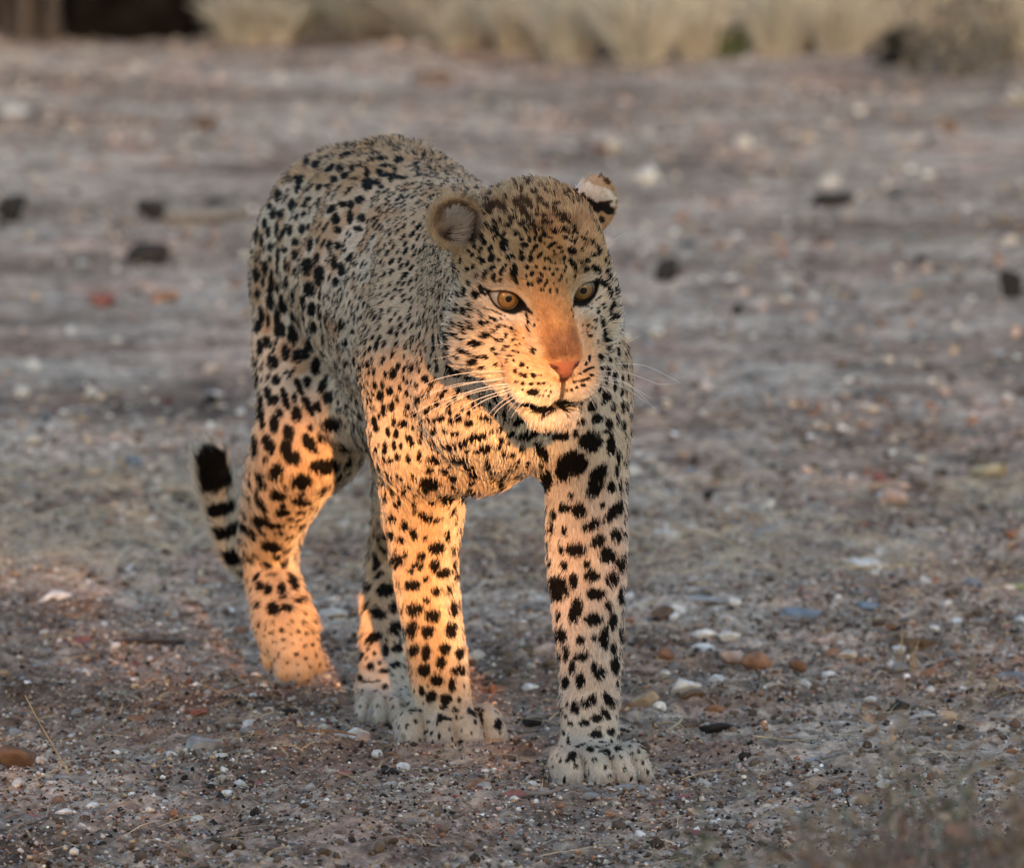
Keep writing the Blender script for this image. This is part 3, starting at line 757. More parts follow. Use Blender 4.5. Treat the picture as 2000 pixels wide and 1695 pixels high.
def coat(P, N, jit):
    """returns albedo, bare-skin weight"""
    w_head, H, w_tail, tp, TL, w_leg, w_ear = regions(P, N)
    H = hpar(H)
    back = (P-np.array([0, 9.6, 0]))@BAX
    n = len(P)
    # trunk: ochre along the back, cream on the sides, white beneath
    hgt = P[:, 2]
    C = lerp(C_CREAM, C_OCHRE*1.05, .85*sstep(hgt, .56, .72)*sstep(N[:, 2], -.2, .5))
    big = vnoise(P, 38, 2)
    C = lerp(C, C_TAN*1.1, .60*sstep(big, .53, .65)*sstep(back, .2, .4)*(1-w_leg))
    C = lerp(C, C_OCHRE, .35*(1-sstep(back, .2, .4))*sstep(hgt, .35, .5))
    C = lerp(C, C_WHITE, sstep(-N[:, 2], .25, .75)*sstep(hgt, .2, .3))
    # chest and throat
    C = lerp(C, C_WHITE, .75*sstep(-N[:, 1], .3, .8)*sstep(P[:, 0], -.03, .01)*sstep(P[:, 2], .68, .55)*(1-sstep(back, .2, .35))*(1-w_leg))
    # legs: warm outside, pale inside and behind
    legc = lerp(np.array([.60, .52, .42]), C_OCHRE*1.25, .38*np.clip(-N[:, 1], 0, 1))
    inner = np.where(P[:, 0] > .01, sstep(-N[:, 0], .2, .8), sstep(N[:, 0], .2, .8))
    legc = lerp(legc, C_WHITE, .8*inner)
    legc = lerp(legc, np.array([.70, .63, .58]), .85*sstep(P[:, 0], .03, .06))
    legc = lerp(legc, np.array([.55, .52, .46]), sstep(hgt, .085, .05))
    legc = lerp(legc, np.array([.52, .42, .32]), sstep(P[:, 2], .16, .10)*sstep(back, .56, .62)*(P[:, 0] < -.15))
    C = lerp(C, legc, w_leg)
    # head
    hc = np.tile(np.array([.50, .355, .205]), (n, 1))
    f, u, x = H[:, 1], H[:, 2], H[:, 0]
    hc = lerp(hc, C_CREAM*1.05, .75*sstep(np.abs(x), 55, 110)*sstep(u, 60, -20))
    hc = lerp(hc, C_OCHRE*np.array([1.0, .92, .85]), .7*sstep(np.abs(x), 44, 26)*sstep(f, -30, 10)*sstep(u, -115, -100))
    hc = lerp(hc, np.array([.20, .11, .065]), .95*sstep(np.abs(x), 47, 26)*sstep(u, -25, -65)*sstep(u, -108, -90)*(.6+.8*vnoise(H, .15, 51)).clip(0, 1))
    hc = lerp(hc, C_CREAM*1.1, .35*sstep(np.abs(np.abs(x)-54), 16, 4)*sstep(u, 30, 0)*sstep(u, -110, -90))
    hc = lerp(hc, lerp(np.tile(C_WHITE*.95, (n, 1)), C_OCHRE*1.35, .62*sstep(u, -190, -135)), .95*sstep(u, -100, -118)*sstep(f, -20, 20))        # muzzle: white fur, orange sunlight put in as ochre on its upper part
    hc = lerp(hc, C_WHITE, .9*sstep(u, -150, -190))                                   # jaw, chin
    hc = lerp(hc, C_WHITE*1.02, .55*sstep(u, -70, -110)*sstep(np.abs(x), 90, 120))
    for s in (-1, 1):
        d = np.sqrt(((x-s*92)/32)**2+((u-33)/11)**2); hc = lerp(hc, C_WHITE*1.0, .6*sstep(d, 1.35, .5)*sstep(f, -90, -50))   # above the eye
        d = np.sqrt(((x-s*74)/30)**2+((u+34)/12)**2); hc = lerp(hc, C_WHITE*.95, .6*sstep(d, 1.4, .5)*sstep(f, -90, -50))   # below
    mot = vnoise(H, .045, 33); hc = lerp(hc, C_BROWN*1.5, .42*sstep(mot, .5, .7)*sstep(u, 95, 150))
    hc = hc*(1+(vnoise(H, .12, 34)[:, None]-.5)*.35)
    C = lerp(C, hc, w_head)
    # ears
    for s in (-1, 1):
        E = P-EARW[s]; dist = np.linalg.norm(E, axis=1); we = sstep(dist, .036, .031)
        L_ = np.stack([E@HMAT[0], E@HMAT[1], E@HMAT[2]], 1)/HS
        ec = np.tile(np.array([.52, .40, .27]), (n, 1))
        if s < 0:
            inside = sstep(N@nrm(np.array([-.3, 1, -.05])@HMAT), .05, .4)*sstep(np.hypot(L_[:, 0], L_[:, 2]), 46, 38)
            ec = lerp(ec, lerp(np.tile(np.array([.05, .035, .03]), (n, 1)), np.tile(np.array([.42, .31, .235]), (n, 1)), sstep(L_[:, 2]-L_[:, 0]*.3, -30, 0)), inside)
        else:
            ff = nrm(np.array([.80, -.60, -.15])@HMAT)
            bk = sstep(-(N@ff), .25, .5)
            q_ = L_[:, 2]+.30*L_[:, 0]+18*(vnoise(H, .10, 3)-.5); dark = bk*np.maximum(sstep(np.abs(q_-4), 14, 10), np.maximum(sstep(np.hypot(L_[:, 0]+30, L_[:, 2]+22), 13, 9), sstep(np.hypot(L_[:, 0]-4, L_[:, 2]+22), 9, 6)))
            wh_ = bk*sstep(np.abs(q_-30), 15, 11)
            ec = lerp(ec, np.array([.015, .014, .014]), dark); ec = lerp(ec, np.array([.72, .70, .64]), wh_)
        C = lerp(C, ec, we)
    # spots
    sm = spot_mask(P, N, jit)
    sm = sm*(1-w_tail)*(1-w_ear*.75)
    brown = .5*w_head*sstep(H[:, 2], 120, 190)
    C = C*(1+(vnoise(P, 90, 9)[:, None]-.5)*.22)
    C = lerp(C, lerp(np.tile(C_BLACK, (n, 1)), C_BROWN, brown), sm)
    # tail rings
    q = tp/TL
    ph = np.sin((tp-TL)*2*math.pi/.036 + 1.2 + (vnoise(P, 60, 4)-.5)*1.2)
    band = np.maximum(sstep(ph, -.45, -.15), sstep(q, .955, .965))
    face = sstep(-N[:, 1]+.25*N[:, 0]-.15*N[:, 2], .30, .62)
    tc = lerp(np.tile(C_WHITE*.95, (n, 1)), np.tile(C_BLACK, (n, 1)), band*face)
    C = lerp(C, tc, w_tail)
    # bare and dark skin: rims of the eyes, mouth, nose
    bare = np.zeros(n)
    for s in (-1, 1):
        v, X, Y = almond_val(H, s)
        near = (np.abs(H[:, 1]+20) < 60)
        rim = sstep(v, 6.0, 3.5)*near
        # the inner corner runs down towards the nose, the outer one back and up
        cx = -s
        t = (X*cx-30)/22; corner = sstep(np.abs(Y+t*3)-7*(1-np.clip(t, 0, 1)), 1.5, -1)*(t > -.3)*(t < 1.0)*near
        t2 = (-X*cx-30)/24; c2 = sstep(np.abs(Y-1-t2*2)-6*(1-np.clip(t2, 0, 1)), 1.5, -1)*(t2 > -.3)*(t2 < 1.0)*near
        rim = np.maximum(rim, np.maximum(corner, c2))
        C = lerp(C, np.tile(C_BLACK, (n, 1)), rim); bare = np.maximum(bare, sstep(v, 5, 3)*near)
    md = np.full(n, 99.0)
    for a, b, rr_ in MOUTH:
        d, _ = seg_dist(np.stack([H[:, 0], H[:, 2]], 1), a, b); md = np.minimum(md, np.where((f > 0), d-rr_+(2.5 if rr_ < 1.5 else 0), 99))
    mw = sstep(md, 8.0, 4.5)*np.where(np.abs(x) < 4, .8, 1)
    C = lerp(C, np.tile(C_BLACK, (n, 1)), mw); bare = np.maximum(bare, sstep(md, 5, 3)*(np.abs(x) > 5))
    # nose leather
    top = -101 - .004*x*x
    hw = np.interp(u, [-165, -150, -140, -128, -112, -96], [3, 6, 10, 14, 30, 39])
    nose = sstep(np.abs(x)-hw, 2, -1)*sstep(u-top, 2, -2)*(f > 60)*sstep(u, -158, -150)
    leather = np.tile(np.array([.33, .13, .075]), (n, 1))
    dk = np.maximum(np.maximum(sstep(np.abs(x)-hw, -6, -2)*sstep(u, -100, -106), sstep(u, -136, -143)), sstep(np.hypot((np.abs(x)-27)/12, (u+113)/6), 1.2, .7))
    leather = lerp(leather, np.array([.05, .02, .015]), np.clip(dk, 0, 1)*.9)
    C = lerp(C, leather, nose); bare = np.maximum(bare, nose)
    return C, bare, (w_head, H, w_tail, tp, TL, w_leg, w_ear)

# ------------------------------------------------------------------ skin
leopard = bpy.data.objects.new("leopard", None)
leopard.empty_display_size = .2
scene.collection.objects.link(leopard)
leopard.location = tuple(np.array([0.02, Y0+.3, 0.0]))
tag(leopard, "spotted leopard walking towards the viewer over bare gravelly ground, head low", "leopard")
Linv = Matrix.Translation(-Vector(leopard.location))
def lpar(o):
    o.parent = leopard; o.matrix_parent_inverse = Linv; return o
m_skin = mat_simple("leopard_skin", (.5, .4, .3), rough=.75, attr='coat', spec=.2)
skin_j = np.zeros(len(BV))
BC, bare_v, _ = coat(BV, BN, skin_j)
body = np_mesh("body", BV, BF, m_skin); lpar(body)
set_col(body.data, 'coat', BC*.85)
print('skin time', time.time()-_t0)

# ------------------------------------------------------------------ fur
def flow(P, N, reg):
    w_head, H, w_tail, tp, TL, w_leg, w_ear = reg
    n = len(P)
    side = np.array([0, 0, -1.0])
    F = np.tile(BAX*.85+np.array([0, 0, -.45]), (n, 1))
    F = lerp(F, np.tile(np.array([0, .06, -1.0]), (n, 1)), np.maximum(w_leg, .75*sstep(P[:, 2], .62, .45)))
    low = sstep(P[:, 2], .075, .05)          # toes: forward and down
    F = lerp(F, np.tile(np.array([.1, -.6, -.9]), (n, 1)), low)
    Fh_l = H-np.array([0, 112, -112])
    Fh_l[:, 2] += np.where(np.abs(H[:, 0]) > 70, -40, 0)
    Fh = nrm(Fh_l)@HMAT
    chin = sstep(H[:, 2], -205, -225)
    Fh = lerp(Fh, np.tile((np.array([0, .1, -1.0]))@HMAT, (n, 1)), chin)
    F = lerp(F, Fh, w_head)
    if w_tail.max() > 0:
        tdir = np.zeros((n, 3)); acc = 0; 
        for a, b in zip(TAIL[:-1], TAIL[1:]):
            L = np.linalg.norm(b-a); m = (tp >= acc-1e-6) & (tp <= acc+L+1e-6); tdir[m] = (b-a)/L; acc += L
        F = lerp(F, tdir, w_tail)
    for s in (-1, 1):
        E = P-EARW[s]; we = sstep(np.linalg.norm(E, axis=1), .036, .032)
        F = lerp(F, nrm(E), we)
    F = F-N*(F*N).sum(1, keepdims=True)
    return nrm(F)
def fur_len(P, N, reg):
    w_head, H, w_tail, tp, TL, w_leg, w_ear = reg
    L = np.full(len(P), .0058)
    back = (P-np.array([0, 9.6, 0]))@BAX
    L = L*(1-w_leg)+.0080*w_leg
    L = np.where(P[:, 2] < .085, .0046, L)
    beneath = sstep(-N[:, 2], .3, .8)*sstep(P[:, 2], .25, .32)*(.35+.65*sstep(back, .3, .4))
    L = L+beneath*.008
    L = L+.004*sstep(P[:, 2], .60, .70)*(back > .5)
    chest = sstep(-N[:, 1], .2, .7)*sstep(np.abs(P[:, 2]-.42), .09, .03)*(back < .3)
    L = L+chest*.001
    rear = sstep(N[:, 1], .1, .7)*w_leg
    L = L+rear*.005
    f, u, x = H[:, 1], H[:, 2], np.abs(H[:, 0])
    h = np.full(len(P), .0052)
    h = np.where((x < 45) & (f > -20), .0040, h)
    h = np.where((u < -100) & (f > 10), .0042, h)
    h = h+.0025*sstep(x, 100, 140)*sstep(u, 60, 0)
    h = np.where(u < -205, .0075, h)
    h = np.where(u > 120, .007, h)
    for s in (-1, 1):
        v, _, _ = almond_val(H, s); h = np.where((v < 14) & (f > -80), .0024, h)
    L = L*(1-w_head)+h*w_head
    L = L*(1-w_ear)+.0036*w_ear
    L = L*(1-w_tail)+(.011+.006*sstep(tp/TL, .9, 1))*w_tail
    return L
if DEV_FUR:
    cent = Tc.mean(1)
    whd, Hc = headness(cent)
    dens = .46+.95*whd*sstep(Hc[:, 1], -170, -100)
    dens = np.where(cent[:, 2] < .1, .7, dens)
    facing = (Tn*nrm(np.array([0, 0, CAM_H])-cent)).sum(1)
    dens = dens*np.where(facing < -.3, .55, 1.0)      # thinner on the far side
    nh = int((Ta*1e6*dens).sum())
    print('hairs', nh)
    P, N = sample_surface(nh, dens, 21)
    rj = np.random.default_rng(5)
    reg = regions(P, N)
    reg = (reg[0], hpar(reg[1])) + reg[2:]
    T = flow(P, N, reg)
    L = fur_len(P, N, reg)*(.75+.5*rj.random(nh))
    guard = rj.random(nh) < .07; L = np.where(guard, L*1.7, L)
    # the colour a hair shows is that of the coat where it lies down
    Pq = P+T*(L*.55)[:, None]
    Cc, bare, reg2 = coat(Pq, N, rj.normal(0, .10, nh))
    _, bare0, _ = coat(P[:1], N[:1], np.zeros(1))
    keep = bare < .5
    P, N, T, L, Cc, guard = P[keep], N[keep], T[keep], L[keep], Cc[keep], guard[keep]
    reg = tuple(r[keep] if isinstance(r, np.ndarray) else r for r in reg)
    nh = len(P)
    # tufts: neighbouring hairs lean together
    B = np.cross(N, T)
    tuft = np.stack([vnoise(P, 75, 1), vnoise(P, 75, 2), vnoise(P, 180, 3)], 1)-.5
    lean = (tuft[:, :1]*.7+tuft[:, 2:3]*.4)
    Td = nrm(T+B*lean+B*rj.normal(0, .13, (nh, 1)))
    lift = .38+.25*tuft[:, 1:2]+rj.normal(0, .10, (nh, 1))
    lift = lift + .25*reg[6][:, None] + .45*guard[:, None]
    D1 = nrm(Td+N*np.clip(lift, .12, 1.2)); D2 = nrm(Td+N*np.clip(lift*.35, 0, 1)); D3 = nrm(Td*1.0-N*.06+rj.normal(0, .08, (nh, 3)))
    Lc = L[:, None]
    p0 = P-N*.0006; p1 = p0+D1*Lc*.36; p2 = p1+D2*Lc*.34; p3 = p2+D3*Lc*.30
    # keep hair out of the ground
    pts = np.stack([p0, p1, p2, p3], 1)
    pts[..., 2] = np.maximum(pts[..., 2], .001)
    r0 = np.clip(.00021+L*.016, .00021, .00045)*(.8+.4*rj.random(nh))
    R = np.stack([r0, r0*.9, r0*.62, r0*.14], 1)
    cu = bpy.data.hair_curves.new('fur')
    cu.add_curves([4]*nh)
    cu.attributes['position'].data.foreach_set('vector', pts.astype(np.float32).ravel())
    ra = cu.attributes.get('radius') or cu.attributes.new('radius', 'FLOAT', 'POINT')
    ra.data.foreach_set('value', R.astype(np.float32).ravel())
    vj = (1+rj.normal(0, .13, (nh, 1)))
    lumc = Cc.mean(1, keepdims=True)
    Cc = np.clip(Cc*vj + np.where(lumc > .15, rj.normal(0, .012, (nh, 3)), 0), .003, .85)
    ca = cu.attributes.new('hcol', 'FLOAT_COLOR', 'CURVE')
    ca.data.foreach_set('color', np.concatenate([Cc, np.ones((nh, 1))], 1).astype(np.float32).ravel())
    m_fur = mat_simple("leopard_fur", (.5, .4, .3), rough=.6, attr='hcol', spec=.10)
    cu.materials.append(m_fur)
    fur = bpy.data.objects.new('fur', cu)
    scene.collection.objects.link(fur); lpar(fur)
    fur['kind'] = 'stuff'
    print('fur time', time.time()-_t0)

# ------------------------------------------------------------------ eyes
def uv_ball(c, R, axis, up, nl=96, nr=64):
    a = nrm(np.array(axis)); u = np.array(up); u = nrm(u-a*(u@a)); x = np.cross(u, a)
    V, F = [], []
    th = np.linspace(0, math.pi, nr+1)
    for i in range(nr+1):
        for j in range(nl):
            p = 2*math.pi*j/nl
            V.append(c+R*(a*math.cos(th[i])+math.sin(th[i])*(x*math.cos(p)+u*math.sin(p))))
    for i in range(nr):
        for j in range(nl):
            F.append((i*nl+j, (i+1)*nl+j, (i+1)*nl+(j+1) % nl, i*nl+(j+1) % nl))
    return np.array(V), np.array(F), np.repeat(th, nl), np.tile(np.arange(nl)*2*math.pi/nl, nr+1)
m_eye = mat_simple("leopard_eye", (.5, .4, .2), rough=.25, attr='iris', spec=.2)
_b = m_eye.node_tree.nodes['Principled BSDF']
_b.inputs['Coat Weight'].default_value = 1.0; _b.inputs['Coat Roughness'].default_value = .03; _b.inputs['Coat IOR'].default_value = 1.4
for s in (-1, 1):
    c = hp(*EYEC[s])
    px, py = (994, 584) if s < 0 else (1140, 568)
    # aim the iris where it sits in the opening
    d = ray(px, py); d = d/np.linalg.norm(d); o = np.array([0, 0, CAM_H]); oc = c-o; tca = oc@d; d2 = oc@oc-tca*tca
    R = EYR*HS
    hit = o+d*(tca-math.sqrt(max(R*R-d2, 0)))
    V, F, th, ph = uv_ball(c, R, hit-c, HU)
    deg = np.degrees(th)
    noise = vnoise(np.stack([np.cos(ph)*3, np.sin(ph)*3, deg*.05], 1), 6, 3)
    irisc = np.array([.20, .12, .042])*(1+(noise[:, None]-.5)*.5)
    irisc = lerp(irisc, np.array([.27, .18, .07]), sstep(deg, 22, 12)*.6)
    irisc = lerp(irisc, np.array([.05, .03, .012]), sstep(deg, 32, 38))
    col = lerp(irisc, np.array([.006, .005, .005]), sstep(deg, 12.5, 11))
    col = lerp(col, np.array([.42, .39, .36]), sstep(deg, 40, 43)*(.75 if s < 0 else .2))
    e = np_mesh("eye", V, F, m_eye); lpar(e)
    set_col(e.data, 'iris', col)

# ------------------------------------------------------------------ whiskers and ear tufts
m_whisk = mat_simple("whisker_white", (.80, .78, .74), rough=.35, spec=.5)
def tube(name, pts, r0, r1, mat, parent=None, sides=5, ret=False):
    pts = np.array(pts, float)
    # smooth by Catmull-Rom
    Q = []
    ext = np.concatenate([[2*pts[0]-pts[1]], pts, [2*pts[-1]-pts[-2]]])
    for i in range(len(pts)-1):
        for t in np.linspace(0, 1, 7)[:-1 if i < len(pts)-2 else None]:
            a, b, c, d = ext[i:i+4]
            Q.append(.5*((2*b)+(-a+c)*t+(2*a-5*b+4*c-d)*t*t+(-a+3*b-3*c+d)*t**3))
    Q = np.array(Q); n = len(Q); T = nrm(np.gradient(Q, axis=0))
    up = np.array([.3, .2, 1.0]); V = []
    for i in range(n):
        a = nrm(np.cross(T[i], up)); b = np.cross(T[i], a); r = r0+(r1-r0)*i/(n-1)
        for j in range(sides):
            V.append(Q[i]+r*(a*math.cos(2*math.pi*j/sides)+b*math.sin(2*math.pi*j/sides)))
    F = [(i*sides+j, i*sides+(j+1) % sides, (i+1)*sides+(j+1) % sides, (i+1)*sides+j) for i in range(n-1) for j in range(sides)]
    if ret: return np.array(V), np.array(F)
    return np_mesh(name, np.array(V), np.array(F), mat, parent)
WH = [
 "620 1275;400 1275;200 1310;100 1350;30 1400", "620 1310;400 1340;150 1400;60 1450", "630 1340;350 1400;120 1480;0 1545", "640 1360;400 1400;250 1470;190 1530",
 "650 1375;450 1430;330 1490;255 1560", "660 1390;480 1440;330 1530;270 1570", "600 1325;300 1350;60 1420", "680 1400;560 1460;480 1540", "700 1410;640 1470;600 1520", "720 1420;660 1500;620 1560",
 "690 1405;560 1490;500 1560", "750 1425;735 1480;720 1510", "640 1350;420 1380;160 1500;40 1590",
 "1130 1245;1300 1225;1450 1240;1600 1310;1660 1345", "1130 1275;1300 1275;1420 1310;1530 1350;1650 1345", "1130 1300;1280 1320;1420 1400;1480 1440", "1120 1325;1280 1330;1400 1400;1500 1500",
 "1110 1345;1250 1400;1380 1490", "1080 1370;1150 1430;1200 1480", "1060 1380;1110 1440;1140 1500", "1130 1315;1250 1345;1350 1390;1470 1480",
 "570 440;600 540;640 610", "1040 300;1045 400;1030 470", "1150 540;1230 480;1330 420", "1230 1010;1290 1030;1340 1045", "270 1090;200 1105;130 1115", "330 1140;230 1180;130 1200", "1240 1130;1340 1090;1420 1050"]
for i, w in enumerate(WH):
    q = [tuple(map(float, t.split())) for t in w.split(';')]
    q = [(800+a/3.138, 320+b/3.138) for a, b in q]
    d = ray(*q[0]); dn = d/np.linalg.norm(d)
    h, n, fi, dist = bvh.ray_cast(Vector((0, 0, CAM_H)), Vector(dn))
    Ys = h[1] if h is not None and h[1] < HY+.2 else HY-.05
    k = len(q); pts = []
    for j, (a, b) in enumerate(q):
        pts.append(at(a, b, Ys+.004 - .035*math.sin(math.pi*.5*j/(k-1))*(1 if i < 21 else .6)))
    pts[0][1] += .006
    big = i < 21
    lpar(tube("whisker", pts, .00042 if big else .00025, .00010, m_whisk))
# long pale hair inside the near ear
hv, hf, off = [], [], 0
rj = np.random.default_rng(77)
for i in range(240):
    a = rad(rj.uniform(-60, 130)); r_ = rj.uniform(30, 46)
    x0 = r_*math.cos(a); z0 = r_*math.sin(a)
    base = hp(EARC[-1][0]+x0, EARC[-1][1]+14-abs(x0)*.1, EARC[-1][2]+z0-4)
    tip = hp(EARC[-1][0]+x0*.25-22+rj.normal(0, 7), EARC[-1][1]+26+rj.normal(0, 5), EARC[-1][2]+z0*.65-8+rj.normal(0, 8))
    mid = (base+tip)/2+HF*.007
    V, F = tube('', [base, mid, tip], .00040, .00010, None, ret=True, sides=3)
    hv.append(V); hf.append(F+off); off += len(V)
m_earhair = mat_simple("ear_hair", (.40, .33, .27), rough=.5)
eh = np_mesh("ear_hair", np.concatenate(hv), np.concatenate(hf), m_earhair); lpar(eh); eh['kind'] = 'stuff'
print('leopard done', time.time()-_t0)
# ================================================================== GROUND
_t1 = time.time()
PAWS = [gnd(1180, 1520)[:2], gnd(875, 1445)[:2], gnd(750, 1400)[:2]]
def gh(x, y):
    x = np.asarray(x, float); y = np.asarray(y, float)
    P = np.stack([x, y, np.zeros_like(x)], -1).reshape(-1, 3)
    h = (vnoise(P, 1.3, 1)-.5)*.030 + (vnoise(P, 5, 2)-.5)*.018 + (vnoise(P, 18, 3)-.5)*.010 + (vnoise(P, 60, 4)-.5)*.010 + (vnoise(P, 130, 5)-.5)*.008
    h = h.reshape(x.shape)
    k = np.ones_like(x)
    for p in PAWS:
        k = np.minimum(k, sstep(np.hypot(x-p[0], (y-p[1]))-.04, .03, .16))
    return h*k*np.clip(1.6-y/40, .6, 1.5)
def grow(lo, hi, step, ratio, far0, far1):
    a = list(np.arange(lo, hi, step))
    s = step; v = lo; L = []
    while v > far0: s *= ratio; v -= s; L.append(v)
    R = []; s = step; v = a[-1]
    while v < far1: s *= ratio; v += s; R.append(v)
    return np.array(L[::-1]+a+R)
xs = grow(-.75, .75, .008, 1.06, -160, 160)
ya = list(np.arange(8.8, 11.6, .010)); s = .010; v = ya[-1]
while v < 300: s = min(s*1.015, .09) if v < 30 else s*1.3; v += s; ya.append(v)
s = .010; v = 8.8; yl = []
while v > -60: s *= 1.15; v -= s; yl.append(v)
ys = np.array(yl[::-1]+ya)
XX, YY = np.meshgrid(xs, ys)
ZZ = gh(XX, YY)
V = np.stack([XX.ravel(), YY.ravel(), ZZ.ravel()], 1)
nx, ny = len(xs), len(ys)
idx = np.arange(nx*ny).reshape(ny, nx)
F = np.stack([idx[:-1, :-1].ravel(), idx[:-1, 1:].ravel(), idx[1:, 1:].ravel(), idx[1:, :-1].ravel()], 1)
print('ground verts', len(V))
m_g = bpy.data.materials.new('dry_earth'); m_g.use_nodes = True
n = m_g.node_tree; b = n.nodes['Principled BSDF']; b.inputs['Roughness'].default_value = .92; b.inputs['Specular IOR Level'].default_value = .15
g = n.nodes.new('ShaderNodeNewGeometry')
def tex(scale, detail=5, rough=.6, stretch=None):
    t = n.nodes.new('ShaderNodeTexNoise'); t.inputs['Scale'].default_value = scale; t.inputs['Detail'].default_value = detail; t.inputs['Roughness'].default_value = rough
    if stretch:
        mp = n.nodes.new('ShaderNodeMapping'); mp.inputs['Scale'].default_value = stretch; n.links.new(g.outputs['Position'], mp.inputs['Vector']); n.links.new(mp.outputs[0], t.inputs['Vector'])
    else: n.links.new(g.outputs['Position'], t.inputs['Vector'])
    return t
def ramp(src, stops):
    r = n.nodes.new('ShaderNodeValToRGB'); e = r.color_ramp.elements
    while len(e) < len(stops): e.new(.5)
    for i, (p, c) in enumerate(stops): e[i].position = p; e[i].color = (*c, 1)
    n.links.new(src, r.inputs['Fac']); return r
def mixc(f, a, b_, typ='MIX'):
    m = n.nodes.new('ShaderNodeMix'); m.data_type = 'RGBA'; m.blend_type = typ
    if isinstance(f, float): m.inputs['Factor'].default_value = f
    else: n.links.new(f, m.inputs['Factor'])
    n.links.new(a, m.inputs['A']); n.links.new(b_, m.inputs['B']); return m.outputs['Result']
t1 = tex(1.4, 8, .65); r1_ = ramp(t1.outputs[0], [(.34, (.165, .125, .098)), (.45, (.300, .240, .190)), (.54, (.435, .372, .312)), (.66, (.540, .480, .405))])
t2 = tex(9, 8, .7); r2_ = ramp(t2.outputs[0], [(.36, (.42, .39, .37)), (.50, (.92, .89, .87)), (.62, (1.28, 1.25, 1.22))])
c = mixc(1.0, r1_.outputs[0], r2_.outputs[0], 'MULTIPLY')
t3 = tex(45, 8, .75); r3_ = ramp(t3.outputs[0], [(.36, (.38, .35, .34)), (.48, (.88, .84, .82)), (.62, (1.55, 1.48, 1.42))])
c = mixc(1.0, c, r3_.outputs[0], 'MULTIPLY')
t4 = tex(3.2, 4); r4_ = ramp(t4.outputs[0], [(.50, (1, 1, 1)), (.64, (1.05, .90, .86))])
c = mixc(1.0, c, r4_.outputs[0], 'MULTIPLY')
n.links.new(c, b.inputs['Base Color'])
tb = tex(170, 8, .8); bp = n.nodes.new('ShaderNodeBump'); bp.inputs['Strength'].default_value = .9; bp.inputs['Distance'].default_value = .004
n.links.new(tb.outputs[0], bp.inputs['Height']); n.links.new(bp.outputs[0], b.inputs['Normal'])
ground = np_mesh('ground', V, F, m_g); ground['kind'] = 'structure'

# ------------------------------------------------------------------ gravel
PAL = {'white': (.62, .61, .59), 'pale': (.47, .43, .38), 'pink': (.42, .31, .26), 'rust': (.28, .150, .095), 'tan': (.40, .30, .20), 'grey': (.27, .265, .26),
       'blue': (.17, .20, .24), 'dark': (.030, .027, .026), 'brown': (.13, .085, .06), 'red': (.20, .085, .07)}
ICO_V = []
_p = (1+5**.5)/2
for a in (-1, 1):
    for b_ in (-_p, _p): ICO_V += [(0, a, b_), (a, b_, 0), (b_, 0, a)]
ICO_V = nrm(np.array(ICO_V, float))
ICO_F = []
for i in range(12):
    for j in range(i+1, 12):
        for k in range(j+1, 12):
            if all(abs(np.linalg.norm(ICO_V[p]-ICO_V[q])-1.0515) < .01 for p, q in ((i, j), (j, k), (i, k))):
                nn = np.cross(ICO_V[j]-ICO_V[i], ICO_V[k]-ICO_V[i])
                ICO_F.append((i, j, k) if nn@ICO_V[i] > 0 else (i, k, j))
ICO_F = np.array(ICO_F)
OCT_V = np.array([(1, 0, 0), (-1, 0, 0), (0, 1, 0), (0, -1, 0), (0, 0, 1), (0, 0, -1)], float)
OCT_F = np.array([(0, 2, 4), (2, 1, 4), (1, 3, 4), (3, 0, 4), (2, 0, 5), (1, 2, 5), (3, 1, 5), (0, 3, 5)])
def scatter(name, x, y, size, col, seed, flat=.6, BVs=None, BFs=None):
    BVs = ICO_V if BVs is None else BVs; BFs = ICO_F if BFs is None else BFs; nv_ = len(BVs)
    r = np.random.default_rng(seed); n_ = len(x)
    base = BVs[None]*(1+r.uniform(-.28, .25, (n_, nv_, 1)))+r.uniform(-.12, .12, (n_, nv_, 3))
    sc_ = np.stack([size*r.uniform(.7, 1.25, n_), size*r.uniform(.6, 1.0, n_), size*flat*r.uniform(.6, 1.2, n_)], 1)*.5
    base = base*sc_[:, None, :]
    # small tilt, then turn
    tl = r.uniform(-.5, .5, n_); ct, st = np.cos(tl)[:, None], np.sin(tl)[:, None]
    by = base[..., 1]*ct-base[..., 2]*st; bz = base[..., 1]*st+base[..., 2]*ct
    a = r.uniform(0, 6.28, n_); ca_, sa_ = np.cos(a)[:, None], np.sin(a)[:, None]
    bx = base[..., 0]*ca_-by*sa_; by2 = base[..., 0]*sa_+by*ca_
    z = gh(x, y)+sc_[:, 2]*.35
    W = np.stack([bx+x[:, None], by2+y[:, None], bz+z[:, None]], 2).reshape(-1, 3)
    Fc = (BFs[None]+nv_*np.arange(n_)[:, None, None]).reshape(-1, 3)
    o = np_mesh(name, W, Fc, m_stone, smooth=False)
    set_col(o.data, 'rock', np.repeat(col, nv_, 0))
    return o
m_stone = mat_simple('stone', (.3, .3, .3), rough=.9, attr='rock', spec=.12, noise=(90, .28), bump=(260, .5, .0012))
def palette(n_, names, w, r, dv=.25):
    w = np.array(w)/sum(w); k = r.choice(len(names), n_, p=w)
    c_ = np.array([PAL[q] for q in names])[k]
    return np.clip(c_*(1+r.normal(0, dv, (n_, 1))), .02, .8)
def vis_xy(n_, y0, y1, r, power=1.0, margin=1.12):
    """points on the ground spread over the field of view between two distances"""
    y = (y0**power+(y1**power-y0**power)*r.random(n_))**(1/power)
    x = (r.random(n_)*2-1)*(y*.06*margin+.02)
    return x, y
r = np.random.default_rng(31)
names = ['white', 'pale', 'pink', 'rust', 'tan', 'grey', 'blue', 'dark', 'brown', 'red']
